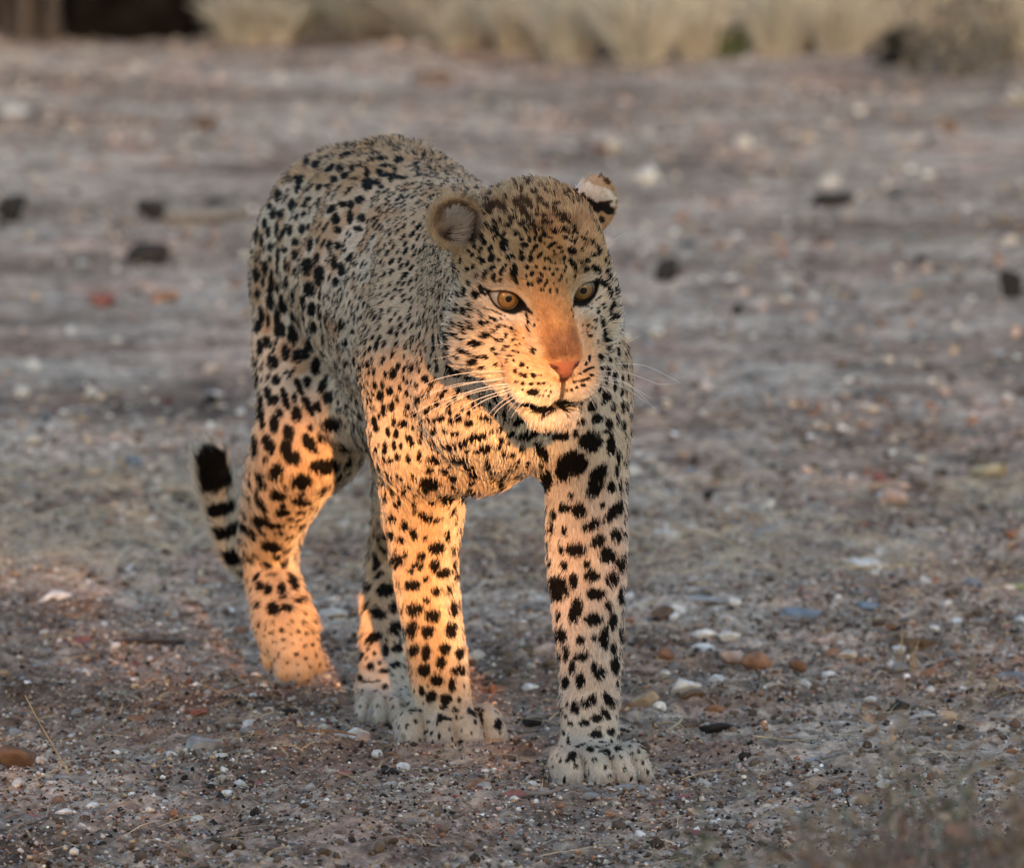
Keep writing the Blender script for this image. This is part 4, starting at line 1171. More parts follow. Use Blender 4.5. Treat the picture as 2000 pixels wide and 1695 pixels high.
def in_paw(x, y):
    m_ = np.zeros(len(x), bool)
    for p in PAWS: m_ |= (np.abs(x-p[0]) < .05) & (y > p[1]-.02) & (y < p[1]+.10)
    return m_
# fine grit in the sharp zone
x, y = vis_xy(185000, 8.8, 12.4, r, 1.7, 1.35)
cl = vnoise(np.stack([x, y, x*0], 1), 3.2, 8)*.6+vnoise(np.stack([x, y, x*0], 1), 11, 9)*.4
k = (r.random(len(x)) < np.clip((cl-.30)*3.2, .28, 1)) & ~in_paw(x, y); x, y = x[k], y[k]
sz = r.lognormal(math.log(.0042), .42, len(x)); sz = np.clip(sz, .0022, .010)
tag(scatter('gravel', x, y, sz, palette(len(x), names, [6, 20, 16, 12, 15, 14, 2, 14, 20, 2], r, .30), 1, .7, OCT_V, OCT_F), kind='stuff')
# pebbles too small to pick out singly
x, y = vis_xy(7500, 8.8, 14.0, r, 2, 1.7)
cl = vnoise(np.stack([x, y, x*0], 1), 2.4, 18)
k = (r.random(len(x)) < np.clip((cl-.25)*2.4, .1, 1)) & ~in_paw(x, y); x, y = x[k], y[k]
sz = np.clip(r.lognormal(math.log(.0085), .32, len(x)), .005, .017)
tag(scatter('pebbles', x, y, sz, palette(len(x), names, [9, 20, 14, 11, 12, 14, 3, 8, 10, 1], r), 2, .7), kind='stuff')
# crumbly lumps of darker soil, in patches
x, y = vis_xy(13000, 8.8, 13.5, r, 1.5, 1.6)
cl = vnoise(np.stack([x, y, x*0], 1), 2.2, 58)*.65+vnoise(np.stack([x, y, x*0], 1), 8, 59)*.35
k = (r.random(len(x)) < np.clip((cl-.52)*7, .02, 1)) & ~in_paw(x, y); x, y = x[k], y[k]
sz = np.clip(r.lognormal(math.log(.009), .40, len(x)), .004, .019)
tag(scatter('soil_crumbs', x, y, sz, np.clip(np.array([.13, .10, .078])*(1+r.normal(0, .3, (len(x), 1))), .02, .4), 6, .75), kind='stuff')
# the stony ground further off, out of focus
x, y = vis_xy(27000, 12.0, 24.5, r, 1.6, 1.9)
cl = vnoise(np.stack([x, y*.6, x*0], 1), 2.0, 28)
k = (r.random(len(x)) < np.clip((cl-.2)*2.2, .15, 1)); x, y = x[k], y[k]
sz = np.clip(r.lognormal(math.log(.012), .42, len(x)), .006, .036)
tag(scatter('gravel', x, y, sz, palette(len(x), names, [5, 24, 16, 5, 14, 18, 3, 12, 12, 1], r, .3), 3, .55), kind='stuff')
print('gravel', time.time()-_t1)

# ------------------------------------------------------------------ single stones
def ico2(sub=2):
    import bmesh
    bm = bmesh.new(); bmesh.ops.create_icosphere(bm, subdivisions=sub, radius=1)
    v_ = np.array([q.co[:] for q in bm.verts]); f_ = np.array([[q.index for q in ff.verts] for ff in bm.faces]); bm.free(); return v_, f_
S2V, S2F = ico2(3)
S1V, S1F = ico2(2)
def stone_verts(seed, facets=7, lumps=.16, V0=None):
    r_ = np.random.default_rng(seed); W = (S2V if V0 is None else V0).copy()
    W *= (1+lumps*(vnoise(W, 1.6, seed % 97)[:, None]-.5)*2)
    for _ in range(facets):
        d = nrm(r_.normal(size=3)); c_ = r_.uniform(.42, .82)
        t = W@d; W -= np.where(t > c_, (t-c_)*.97, 0)[:, None]*d
    W += (vnoise(W, 5, seed % 89)[:, None]-.5)*.06*nrm(W)
    W -= (W.max(0)+W.min(0))/2
    return W/((W.max(0)-W.min(0))/2)
def stone(px, py, w, h, colname, label, seed, name='stone', depth=.8, tilt=0.0, facets=7, group=None, sink=.18, col=None):
    """a stone whose foot is seen at px, py; w, h its size in photo pixels"""
    c_ = gnd(px, py); m_ = pxm(c_[1])
    W = stone_verts(seed, facets)
    if c_[1] > 13: w, h = w*1.08, h*1.25
    sx, sz_ = w*m_*.5, h*m_*.5
    sy = sx*depth
    if h < w*.5: sz_ *= .85
    W = W*np.array([sx, sy, sz_])
    R_ = np.array(Matrix.Rotation(tilt, 3, 'Y'))
    W = W@R_.T
    z0 = float(gh(np.array([c_[0]]), np.array([c_[1]+sy*.6]))[0])
    W = W - np.array([0, 0, W[:, 2].min()])
    o = np_mesh(name, W, S2F, m_stone, smooth=facets < 4)
    o.location = (c_[0], c_[1]+sy*.7, z0-sink*sz_*2)
    base = np.array(col if col else PAL[colname])*(.72 if (c_[1] > 12.5 and colname in ('white', 'pale')) else 1)
    nz = vnoise(W/max(sx, .001), 2.5, seed % 53)[:, None]
    set_col(o.data, 'rock', np.clip(base*(.8+.45*nz), .01, .8))
    tag(o, label, 'stone', group)
    return o
ST = [
 (105, 1178, 72, 34, 'white', 'large smooth white stone alone on the left, in warm light'),
 (395, 1500, 72, 36, 'grey', 'dark grey slab-sided stone in the gravel, lower left of the paws'),
 (28, 1512, 84, 50, 'brown', 'blackish brown rock cut by the left edge of the photo'),
 (130, 1538, 96, 28, 'grey', 'flat grey slate lying beside the blackish brown rock'),
 (81, 1497, 24, 18, 'white', 'small white pebble touching the blackish brown rock'),
 (125, 1620, 32, 20, 'white', 'squarish white chip near the lower left corner'),
 (179, 1604, 28, 14, 'white', 'thin white pebble above the squarish white chip'),
 (428, 1606, 24, 26, 'dark', 'black pebble with a pale pebble at its side, bottom left'),
 (443, 1592, 22, 18, 'white', 'pale pebble leaning on a black pebble, bottom left'),
 (497, 1633, 20, 24, 'dark', 'lone upright black pebble near the bottom edge'),
 (270, 1424, 48, 26, 'rust', 'rust brown stone above the dark slab-sided stone'),
 (386, 1424, 46, 20, 'red', 'dark red angular stone above the dark slab-sided stone'),
 (432, 1520, 26, 12, 'white', 'small white pebble just below the dark slab-sided stone'),
 (738, 1420, 52, 50, 'grey', 'round grey stone in front of the left hind paw'),
 (697, 1457, 52, 30, 'white', 'bluish white stone between the hind paw and the front paw'),
 (662, 1462, 40, 18, 'pale', 'low pale stone touching the bluish white stone'),
 (707, 1478, 38, 28, 'pink', 'pinkish stone left of the front paw'),
 (922, 1471, 28, 22, 'blue', 'grey-blue pebble against the toes of the front paw'),
 (960, 1471, 48, 24, 'tan', 'orange-tan oblong stone against the toes of the front paw'),
 (765, 1537, 56, 24, 'dark', 'dark slate chip with a white chip lying on it'),
 (786, 1522, 32, 20, 'white', 'white chip lying on the dark slate chip'),
 (764, 1568, 34, 16, 'pale', 'pale greenish flake below the dark slate chip'),
 (935, 1570, 58, 30, 'rust', 'rust coloured stone in front of the two front paws'),
 (840, 1578, 18, 14, 'white', 'tiny white pebble left of the rust coloured stone'),
 (1228, 1572, 78, 34, 'grey', 'flat grey-green stone right under the nearest paw'),
 (1140, 1580, 54, 18, 'white', 'white splinter resting beside the stick'),
 (1340, 1376, 62, 42, 'white', 'blocky white stone to the right of the front leg'),
 (1352, 1386, 56, 26, 'brown', 'brown and grey oval stone leaning on the blocky white stone'),
 (1256, 1388, 66, 38, 'tan', 'tan stone left of the blocky white stone'),
 (1288, 1398, 28, 24, 'white', 'bright white pebble between the tan and the oval brown stone'),
 (975, 1354, 46, 24, 'rust', 'dark rust stone between the front legs'),
 (930, 1300, 40, 24, 'pale', 'pale stone between the front legs, further back'),
 (1036, 1352, 36, 18, 'white', 'whitish pebble between the front legs near the pale leg'),
 (1510, 1056, 78, 38, 'grey', 'purple-grey rock with a dark overhang, right of the leg'),
 (1690, 1118, 94, 26, 'white', 'long flat white stone on the right in dry straw'),
 (1563, 1220, 82, 36, 'blue', 'blue-grey flat stone on the right'),
 (1377, 1262, 54, 28, 'white', 'cream coloured stone topping a pair of white stones'),
 (1372, 1282, 56, 28, 'white', 'bluish lower stone of a pair of white stones'),
 (1426, 1266, 44, 22, 'white', 'white stone beside the pair of white stones'),
 (1315, 1286, 36, 16, 'white', 'low white pebble left of the pair of white stones'),
 (1480, 1312, 66, 46, 'rust', 'brown-red wedge standing on the right'),
 (1428, 1305, 50, 32, 'pink', 'pale pinkish stone against the brown-red wedge'),
 (1787, 1274, 88, 40, 'brown', 'dark brown stone with straw in front of it'),
 (1978, 1336, 70, 38, 'blue', 'dark blue-grey stone at the right edge'),
 (1299, 1333, 22, 16, 'white', 'small round white pebble above the blocky white stone'),
 (1700, 1200, 54, 26, 'blue', 'light blue-grey stone right of the blue-grey flat stone'),
 (1902, 1168, 42, 22, 'blue', 'small bluish stone among straw at the far right'),
 (1385, 1192, 92, 30, 'grey', 'long purple-grey slab behind the white stones'),
 (1436, 1202, 26, 20, 'white', 'white pebble at the end of the long purple-grey slab'),
 (1295, 1216, 48, 26, 'brown', 'brown stone left of the long purple-grey slab'),
 (1799, 1420, 58, 13, 'pale', 'thin curved pale chip on dark soil, right'),
 (1570, 1458, 26, 16, 'pale', 'little pale pebble on the dark soil, right of the paw'),
 (1678, 1456, 38, 20, 'tan', 'tan pebble on the dark soil on the right'),
 (1455, 1516, 26, 18, 'dark', 'black pebble right of the nearest paw'),
 (1611, 1503, 22, 16, 'grey', 'grey pebble on the dark soil'),
 (1512, 1362, 44, 18, 'pale', 'pale low stone below the brown-red wedge'),
 (1594, 1360, 38, 14, 'pale', 'pale flake, right of the low pale stone'),
 (1655, 1300, 40, 20, 'pale', 'pale stone left of the dark brown stone with straw'),
 (20, 440, 52, 54, 'dark', 'black lump at the left edge, far behind the leopard'),
 (425, 418, 52, 34, 'dark', 'black lump sitting on the grey log'),
 (300, 448, 70, 38, 'dark', 'dark lump at the left end of the grey log'),
 (290, 518, 80, 46, 'dark', 'black rounded lump below the grey log'),
 (408, 800, 30, 26, 'dark', 'small dark lump left of the haunch'),
 (1303, 543, 44, 46, 'dark', 'black pointed lump right of the head'),
 (1975, 582, 44, 54, 'dark', 'black lump at the right edge'),
 (1625, 410, 86, 34, 'dark', 'dark low lump behind, upper right'),
 (1620, 368, 40, 30, 'white', 'white blurred stone above the dark low lump'),
 (1260, 362, 60, 36, 'white', 'white blurred stone right of the ear'),
 (1198, 305, 34, 26, 'white', 'small pale stone above the ear, far back'),
 (1451, 298, 34, 28, 'white', 'pale far stone between two white blurred stones'),
 (27, 226, 62, 26, 'white', 'bluish white far stone at the upper left edge'),
 (1225, 668, 30, 22, 'white', 'left one of two white pebbles beside the whiskers'),
 (1281, 667, 26, 22, 'white', 'right one of two white pebbles beside the whiskers'),
 (1240, 910, 32, 28, 'white', 'bright white pebble beside the shoulder, right'),
 (1283, 910, 36, 30, 'pale', 'pale pebble right of the bright white pebble'),
 (195, 592, 56, 26, 'red', 'reddish stone on the left, out of focus'),
 (320, 584, 60, 20, 'rust', 'rust brown stone right of the reddish stone'),
 (1720, 918, 34, 20, 'red', 'small dark red stone on the right'),
 (1745, 982, 60, 36, 'pink', 'pink-grey stone on the right, with a dark one in front'),
 (1715, 992, 28, 16, 'dark', 'dark stone in front of the pink-grey stone'),
 (1385, 966, 24, 22, 'dark', 'small black stone right of the shoulder'),
 (1238, 1010, 22, 18, 'dark', 'tiny dark blue stone beside the front leg'),
 (390, 258, 56, 30, 'brown', 'dark brown far stone, upper left'),
 (845, 165, 84, 32, 'brown', 'dark reddish clod far behind the rump'),
 (1440, 598, 24, 20, 'dark', 'small dark far stone, right of the black pointed lump'),
 (1855, 262, 36, 26, 'brown', 'brown far stone, upper right'),
 (1575, 925, 26, 16, 'white', 'small white far pebble, right middle'),
 (135, 655, 22, 20, 'white', 'small white pebble on the left slope'),
 (66, 722, 30, 24, 'white', 'white pebble near the left edge'),
 (42, 778, 28, 22, 'white', 'white pebble at the left edge, lower'),
 (178, 776, 26, 22, 'white', 'white pebble left of the haunch'),
 (353, 985, 46, 20, 'dark', 'dark flat stone left of the tail'),
 (75, 1000, 22, 16, 'dark', 'left one of two black pebbles on the left'),
 (120, 1002, 26, 16, 'dark', 'right one of two black pebbles on the left'),
 (325, 1088, 22, 16, 'dark', 'black pebble left of the hind foot'),
 (410, 720, 26, 14, 'white', 'white pebble close to the flank on the left'),
 (650, 1208, 60, 26, 'pale', 'pale stone between the hind feet'),
 (1406, 1448, 84, 36, 'dark', 'blackish lump put for a dark hole in the soil, right of the nearest paw'),  # black lump added for the dark of a hole
 (1350, 1436, 50, 24, 'brown', 'brown clod touching the blackish lump put for a dark hole'),
 (1754, 1394, 50, 26, 'dark', 'blackish lump put for a dark hole on the right, above the thin curved chip'),  # another black lump standing in for a dark hole
 (1700, 1392, 44, 20, 'brown', 'brown clod left of the blackish lump on the right'),
 (1040, 1428, 40, 20, 'dark', 'dark clod just right of the toes of the front paw'),
 (560, 1408, 44, 20, 'dark', 'dark clod left of the round grey stone'),
]
for i, (px, py, w, h, cn, lb) in enumerate(ST):
    rr_ = np.random.default_rng(900+i)
    stone(px, py, w, h, cn, lb, 100+i*7, depth=rr_.uniform(.6, .95), tilt=rr_.uniform(-.18, .18), facets=2 if ('smooth' in lb or 'round' in lb or 'oval' in lb) else 11)
# loose pebbles that nothing tells apart: three kinds, shared meshes
PM = []
for k in range(6):
    W = stone_verts(3000+k*13, 5, V0=S1V)
    PM.append(W)
kinds = [('white', 'small whitish pebble lying loose in the gravel', 'whitish pebbles in the gravel', 95), ('rust', 'small rust-brown pebble lying loose in the gravel', 'rust-brown pebbles in the gravel', 60), ('grey', 'small grey pebble lying loose in the gravel', 'grey pebbles in the gravel', 60)]
rp = np.random.default_rng(404)
for cn, lb, grp, cnt in kinds:
    meshes = []
    for k in range(4):
        W = PM[(k+len(cn)) % 6]*np.array([1, .8, .6])*.5
        o = np_mesh('pebble', W, S1F, m_stone)
        set_col(o.data, 'rock', np.clip(np.array(PAL[cn])*(.75+.5*rp.random())*(.85+.3*vnoise(W, 3, k)[:, None]), .02, .8))
        meshes.append(o)
    x, y = vis_xy(cnt*3, 9.02, 12.2, rp, 1)
    cl = vnoise(np.stack([x, y, x*0], 1), 2.4, 18)
    ok_ = ((cl > .4) | ((x > .1) & (y > 10.1))) & ~in_paw(x, y); x, y = x[ok_][:cnt], y[ok_][:cnt]
    zz = gh(x, y)
    for k in range(len(x)):
        src = meshes[k % 4]
        o = src if k < 4 else src.copy()
        if k >= 4: scene.collection.objects.link(o)
        s_ = rp.uniform(.010, .020)*(1.35 if y[k] > 10.1 and x[k] > .05 else 1)
        o.scale = (s_, s_, s_); o.rotation_euler = (rp.uniform(-.4, .4), rp.uniform(-.4, .4), rp.uniform(0, 6.28)); o.location = (x[k], y[k], zz[k]+s_*.12)
        tag(o, lb, 'pebble', grp)

# ------------------------------------------------------------------ clods of dark soil, log, sticks, leaves
def stick(name, pix, r0, r1, mat, label, cat, z=.006, jitter=.0):
    pts = []
    for (a, b_) in pix:
        p = gnd(a, b_); p[2] = float(gh(np.array([p[0]]), np.array([p[1]]))[0])+z; pts.append(p)
    o = tube(name, pts, r0, r1, mat, sides=8)
    tag(o, label, cat); return o
m_log = mat_simple('weathered_wood', (.20, .18, .165), rough=.85, noise=(60, .35), bump=(120, .8, .003))
m_bark = mat_simple('twig_bark', (.055, .042, .034), rough=.85, noise=(150, .3), bump=(300, .6, .001))
m_straw = mat_simple('straw', (.46, .37, .23), rough=.7, noise=(40, .25))
m_straw2 = mat_simple('orange_straw', (.36, .17, .08), rough=.7, noise=(40, .25))
stick('log', [(318, 446), (400, 447), (478, 440)], .024, .017, m_log, 'weathered grey log lying behind the leopard on the left', 'log', z=.018)
stick('stick', [(1018, 1588), (1070, 1586), (1130, 1580), (1180, 1590), (1245, 1572)], .0030, .0020, m_log, 'grey-brown stick lying in front of the nearest paw', 'stick')
stick('twig', [(225, 1262), (290, 1258), (360, 1252)], .0045, .0028, m_bark, 'dark twig on the ground left of the hind foot', 'stick')
stick('twig', [(1275, 1462), (1300, 1448), (1330, 1432), (1332, 1418)], .0015, .0008, m_straw, 'thin forked pale twig rising from the nearest paw', 'stick', z=.012)
stick('twig', [(1285, 1452), (1320, 1462), (1350, 1478)], .0011, .0006, m_straw, 'fine pale twig curving right of the nearest paw', 'stick', z=.010)
stick('stick', [(1960, 921), (1930, 919), (1905, 914)], .011, .009, m_straw, 'short pale stick far off on the right', 'stick', z=.012)
stick('stick', [(600, 1474), (660, 1464), (700, 1461)], .0015, .0010, m_straw2, 'orange straw lying near the bluish white stone', 'stalk', z=.006)
o = tube('grass_stalk', [at(135, 1512, 9.32), at(100, 1450, 9.31), at(70, 1398, 9.30), at(49, 1357, 9.29)], .0011, .0006, m_straw); tag(o, 'single straw stalk leaning up from the slate, lower left', 'stalk')
stick('grass_stalk', [(0, 1560), (50, 1548), (110, 1535)], .0011, .0007, m_straw, 'straw stalk flat on the ground at the left edge', 'stalk')
stick('grass_stalk', [(1470, 1478), (1560, 1473), (1665, 1463)], .0008, .0005, m_straw, 'long thin straw stalk on the dark soil, right', 'stalk')
stick('grass_stalk', [(1660, 1395), (1720, 1400), (1790, 1396)], .0009, .0006, m_straw, 'thin straw stalk below the thin curved pale chip', 'stalk')
stick('grass_stalk', [(1650, 1128), (1720, 1124), (1790, 1120)], .0022, .0015, m_straw, 'thick straw stalk under the long flat white stone', 'stalk', z=.008)
for (pts_, lb) in (([(1706, 1308), (1700, 1290), (1690, 1272)], 'left'), ([(1755, 1300), (1760, 1270), (1762, 1230)], 'middle'), ([(1762, 1302), (1785, 1275), (1795, 1250)], 'right')):
    Y_ = gnd(pts_[0][0], pts_[0][1])[1]
    o = tube('grass_stalk', [at(a, b_, Y_-.01*i) for i, (a, b_) in enumerate(pts_)], .0014, .0007, m_straw); tag(o, lb+' of three short straw stubs by the dark brown stone', 'stalk')
# a few fallen leaves
m_leaf_r = mat_simple('fallen_leaf_red', (.24, .10, .09), rough=.6, noise=(120, .3))
m_leaf_y = mat_simple('fallen_leaf_yellow', (.50, .38, .05), rough=.6)
m_leaf_g = mat_simple('fallen_leaf_green', (.22, .27, .10), rough=.6)
def leaf(px, py, w, mat, label, seed):
    r_ = np.random.default_rng(seed); c_ = gnd(px, py); L_ = w*pxm(c_[1])*.5
    V_, F_ = [], []
    for i in range(7):
        t = -1+2*i/6; hw_ = .42*(1-t*t)**.7*L_
        for s_ in (-1, 0, 1): V_.append((t*L_, s_*hw_, (.25*abs(s_)*hw_)+.12*L_*(t*t)+r_.uniform(0, .03)*L_))
    for i in range(6):
        for s_ in (0, 1): a = i*3+s_; F_.append((a, a+1, a+4, a+3))
    o = np_mesh('leaf', np.array(V_), np.array(F_), mat)
    o.location = (c_[0], c_[1], float(gh(np.array([c_[0]]), np.array([c_[1]]))[0])+.004); o.rotation_euler = (r_.uniform(.25, .8), r_.uniform(-.3, .3), r_.uniform(-.6, .6))
    tag(o, label, 'leaf')
leaf(670, 1542, 44, m_leaf_r, 'pinkish red fallen leaf below the bluish white stone', 1)
leaf(942, 1580, 32, m_leaf_r, 'dark red fallen leaf under the rust coloured stone', 2)
leaf(1003, 1592, 56, m_leaf_r, 'reddish crumpled leaf at the left end of the stick', 3)
leaf(856, 1664, 36, m_leaf_r, 'red fallen leaf near the bottom edge, middle', 4)
leaf(1368, 1655, 50, m_leaf_r, 'large red leaf near the bottom edge, right', 5)
leaf(1336, 1585, 34, m_leaf_r, 'dark red leaf right of the flat grey-green stone', 6)
leaf(66, 1632, 30, m_leaf_r, 'red leaf by the lower left corner', 7)
leaf(1992, 214, 34, m_leaf_y, 'yellow fallen leaf at the right edge, far back', 8)
leaf(505, 1548, 26, m_leaf_r, 'small red leaf under the dark slab-sided stone', 9)
leaf(160, 1256, 44, m_leaf_r, 'pink leaf in the warm light on the left', 10)
leaf(1730, 920, 30, m_leaf_r, 'dark red leaf on the right, out of focus', 11)
leaf(1990, 1160, 34, m_leaf_g, 'small green leaf at the right edge', 12)

# ------------------------------------------------------------------ straw litter (nobody could count it)
def blades(name, base, tip, width, col, mat, mid_lift=0.0, segs=3, seed=1):
    """thin two-sided strips, base/tip (n,3)"""
    r_ = np.random.default_rng(seed); n_ = len(base)
    ax = tip-base; sd_ = nrm(np.cross(ax, np.array([0, -1.0, .35])+r_.normal(0, .4, (n_, 3))))
    V_ = []
    for i in range(segs+1):
        t = i/segs; c_ = base+ax*t; c_[:, 2] += mid_lift*np.sin(t*math.pi) if not isinstance(mid_lift, np.ndarray) else mid_lift*math.sin(t*math.pi)
        w_ = (width*(1-.75*t))[:, None]*.5
        V_.append(c_-sd_*w_); V_.append(c_+sd_*w_)
    V_ = np.stack(V_, 1); k_ = 2*(segs+1)
    f_ = np.array([[2*i, 2*i+1, 2*i+3, 2*i+2] for i in range(segs)])
    F_ = (f_[None]+k_*np.arange(n_)[:, None, None]).reshape(-1, 4)
    o = np_mesh(name, V_.reshape(-1, 3), F_, mat); set_col(o.data, 'blade', np.repeat(col, k_, 0)); return o
m_blade = mat_simple('dry_grass', (.4, .34, .2), rough=.75, attr='blade', spec=.2)
r = np.random.default_rng(55)
x, y = vis_xy(5200, 8.8, 13.5, r, 2)
cl = vnoise(np.stack([x, y, x*0], 1), 3.0, 41)
k = r.random(len(x)) < np.clip((cl-.35)*3, .08, 1); x, y = x[k], y[k]
n_ = len(x); a = r.uniform(0, math.pi, n_); L_ = r.lognormal(math.log(.028), .6, n_).clip(.01, .12)
z = gh(x, y)+r.uniform(.001, .006, n_)
b0 = np.stack([x-np.cos(a)*L_/2, y-np.sin(a)*L_/2, z], 1); b1 = np.stack([x+np.cos(a)*L_/2, y+np.sin(a)*L_/2, z+r.uniform(-.002, .012, n_)], 1)
sc_ = np.array([.44, .36, .24])*(1+r.normal(0, .22, (n_, 1))); pk = r.random(n_) < .35; sc_[pk] = np.array([.33, .17, .10])*(1+r.normal(0, .2, (pk.sum(), 1)))
tag(blades('straw_litter', b0, b1, r.uniform(.0006, .0015, n_), np.clip(sc_, .03, .7), m_blade, r.uniform(0, .006, n_), seed=3), kind='stuff')
# the strip of matted dry grass right behind the legs, and bits beyond
x, y = vis_xy(6500, 11.2, 12.9, r, 1, 1.5); k = (vnoise(np.stack([x, y, x*0], 1), 2.2, 61) > .45) | (r.random(len(x)) < .15); x, y = x[k], y[k]
n_ = len(x); a = r.uniform(0, math.pi, n_); L_ = r.uniform(.02, .09, n_); z = gh(x, y)+r.uniform(.001, .012, n_)
b0 = np.stack([x-np.cos(a)*L_/2, y-np.sin(a)*L_/2, z], 1); b1 = np.stack([x+np.cos(a)*L_/2, y+np.sin(a)*L_/2, z+r.uniform(-.002, .02, n_)], 1)
sc_ = np.array([.37, .33, .26])*(1+r.normal(0, .2, (n_, 1)))
tag(blades('straw_litter', b0, b1, r.uniform(.001, .0025, n_), np.clip(sc_, .03, .7), m_blade, r.uniform(0, .01, n_), seed=4), kind='stuff')

# ------------------------------------------------------------------ tall dry grass at the far edge
def grass_edge(px):
    return np.interp(px, [-1900, 0, 400, 700, 1000, 1250, 1500, 2000, 3900], [66, 72, 82, 92, 112, 132, 112, 112, 112])
r = np.random.default_rng(66)
n_ = 62000
px_ = r.uniform(-1900, 3900, n_); dpy = r.exponential(30, n_)
gy0 = np.array([gnd(a, b_)[1] for a, b_ in zip([0]*8, np.linspace(60, 140, 8))])
Yb = np.interp(grass_edge(px_)+40*(vnoise(np.stack([px_/100, px_*0, px_*0], 1), 1.0, 95)-.5), np.linspace(60, 140, 8), gy0) + .25+r.exponential(1.4, n_)
xb = (px_-1000)/FPX*Yb
tuft_ = vnoise(np.stack([xb, Yb, xb*0], 1), 2.0, 71)
k = (r.random(n_) < np.clip((tuft_-.22)*3.0, .15, 1)) & ~((px_ < 408) & (px_ > -300)); xb, Yb, tuft_, px_ = xb[k], Yb[k], tuft_[k], px_[k]
n_ = len(xb); H_ = r.uniform(.06, .34, n_)*(.5+tuft_)
b0 = np.stack([xb, Yb, gh(xb, Yb)-.01], 1); b1 = b0+np.stack([r.normal(0, .55, n_)*H_, r.normal(0, .2, n_)*H_, H_], 1)
cn_ = vnoise(np.stack([xb, Yb*.5, xb*0], 1), 1.2, 81)
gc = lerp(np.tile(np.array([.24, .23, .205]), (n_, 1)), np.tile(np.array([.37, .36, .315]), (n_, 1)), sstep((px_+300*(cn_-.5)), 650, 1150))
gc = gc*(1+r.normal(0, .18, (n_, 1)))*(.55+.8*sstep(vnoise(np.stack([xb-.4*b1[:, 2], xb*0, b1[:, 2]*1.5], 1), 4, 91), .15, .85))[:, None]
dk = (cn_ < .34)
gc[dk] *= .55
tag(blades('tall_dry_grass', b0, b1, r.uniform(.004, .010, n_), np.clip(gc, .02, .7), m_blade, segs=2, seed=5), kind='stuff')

# single tussocks of dry grass, blades fanning out
rt_ = np.random.default_rng(808)
TS = [(1250, 128, .30, .9), (1110, 120, .24, .85), (1010, 112, .22, .7), (1370, 118, .26, .95), (1520, 110, .30, 1.0), (1640, 112, .20, .8), (900, 104, .18, .75), (470, 84, .16, .7), (535, 84, .14, .8), (860, 96, .22, .5),
      (1180, 104, .34, 1.05), (1440, 96, .34, .9), (1600, 92, .36, .95), (1080, 98, .34, .9), (980, 92, .30, .6), (720, 84, .24, .45), (600, 78, .26, .5), (1700, 96, .30, .7), (1840, 104, .22, .5), (1960, 108, .24, .5), (1330, 98, .36, 1.0)]
for i, (a, b_, H0_, br) in enumerate(TS):
    c_ = gnd(a, b_); n2 = 260; ph = rt_.uniform(0, 6.28, n2); le = rt_.uniform(-.35, .35)
    o0 = np.stack([np.cos(ph), np.sin(ph), ph*0], 1)*rt_.uniform(0, .05, (n2, 1))
    sp_ = rt_.uniform(.05, .95, n2)
    tp_ = o0+np.stack([np.cos(ph)*sp_*.75+le, np.sin(ph)*sp_*.7, 1-.35*sp_], 1)*(H0_*rt_.uniform(.35, 1.2, (n2, 1)))
    cc_ = np.array([.37, .36, .315])*(.35+.65*br)*(1+rt_.normal(0, .16, (n2, 1)))
    o = blades('grass_tussock', o0, tp_, rt_.uniform(.005, .010, n2), np.clip(cc_, .03, .6), m_blade, .03, segs=3, seed=700+i)
    o.location = (c_[0], c_[1], -.01)
    tag(o, 'dry pale grass tussock in the out-of-focus row at the far edge', 'grass', 'dry grass tussocks at the far edge')
# shrubs in front of the grass
def leafy(name, centre, radii, n_, size, col, seed, parent=None, label=None, cat=None, stems=6, stemcol=(.09, .07, .05), dv=.25):
    r_ = np.random.default_rng(seed)
    root = bpy.data.objects.new(name, None); scene.collection.objects.link(root); root.location = tuple(centre)
    tag(root, label, cat)
    d = nrm(r_.normal(size=(n_, 3))); rad_ = r_.random(n_)**(1/2.2)
    P_ = d*rad_[:, None]*np.array(radii); P_[:, 2] = np.abs(P_[:, 2])*1.0
    cl_ = vnoise(P_, 3/max(radii), seed % 31); k_ = cl_ > .38; P_ = P_[k_]; n2 = len(P_)
    ax_ = nrm(r_.normal(size=(n2, 3))+np.array([0, 0, .5]))
    o = blades('foliage', P_-ax_*size*.5, P_+ax_*size*.5, r_.uniform(.3, .6, n2)*size, np.clip(np.array(col)*(1+r_.normal(0, dv, (n2, 1))), .01, .8), m_blade, segs=2, seed=seed)
    o.parent = root
    vs_, fs_, of = [], [], 0
    for _ in range(stems):
        q = d[_]*np.array(radii)*.85; q[2] = abs(q[2])
        v1, f1 = tube('', [np.array([0, 0, -.02]), q*.5+r_.normal(0, .02, 3), q], .004*max(radii)/.2, .0015, None, ret=True, sides=4)
        vs_.append(v1); fs_.append(f1+of); of += len(v1)
    m_ = mat_simple(name+'_stem', stemcol, rough=.9)
    o = np_mesh('stems', np.concatenate(vs_), np.concatenate(fs_), m_); o.parent = root
    return root
c_ = gnd(1420, 118); leafy('green_shrub', c_, (.075, .06, .10), 160, .045, (.050, .062, .030), 5, label='small green shrub at the foot of the dry grass, top right', cat='shrub')
c_ = gnd(1765, 128); leafy('dark_shrub', c_, (.085, .08, .11), 900, .03, (.020, .020, .017), 6, label='dark twiggy shrub right of the small green shrub', cat='shrub', stemcol=(.04, .03, .025))
c_ = gnd(1905, 150); leafy('dark_shrub', c_, (.20, .2, .24), 560, .035, (.11, .10, .085), 7, label='tall brownish shrub in the top right corner', cat='shrub', stemcol=(.05, .035, .03))
c_ = gnd(655, 96); leafy('brown_shrub', c_, (.12, .12, .06), 500, .03, (.09, .075, .065), 8, label='low brown bush right of the dark tree trunk', cat='shrub')
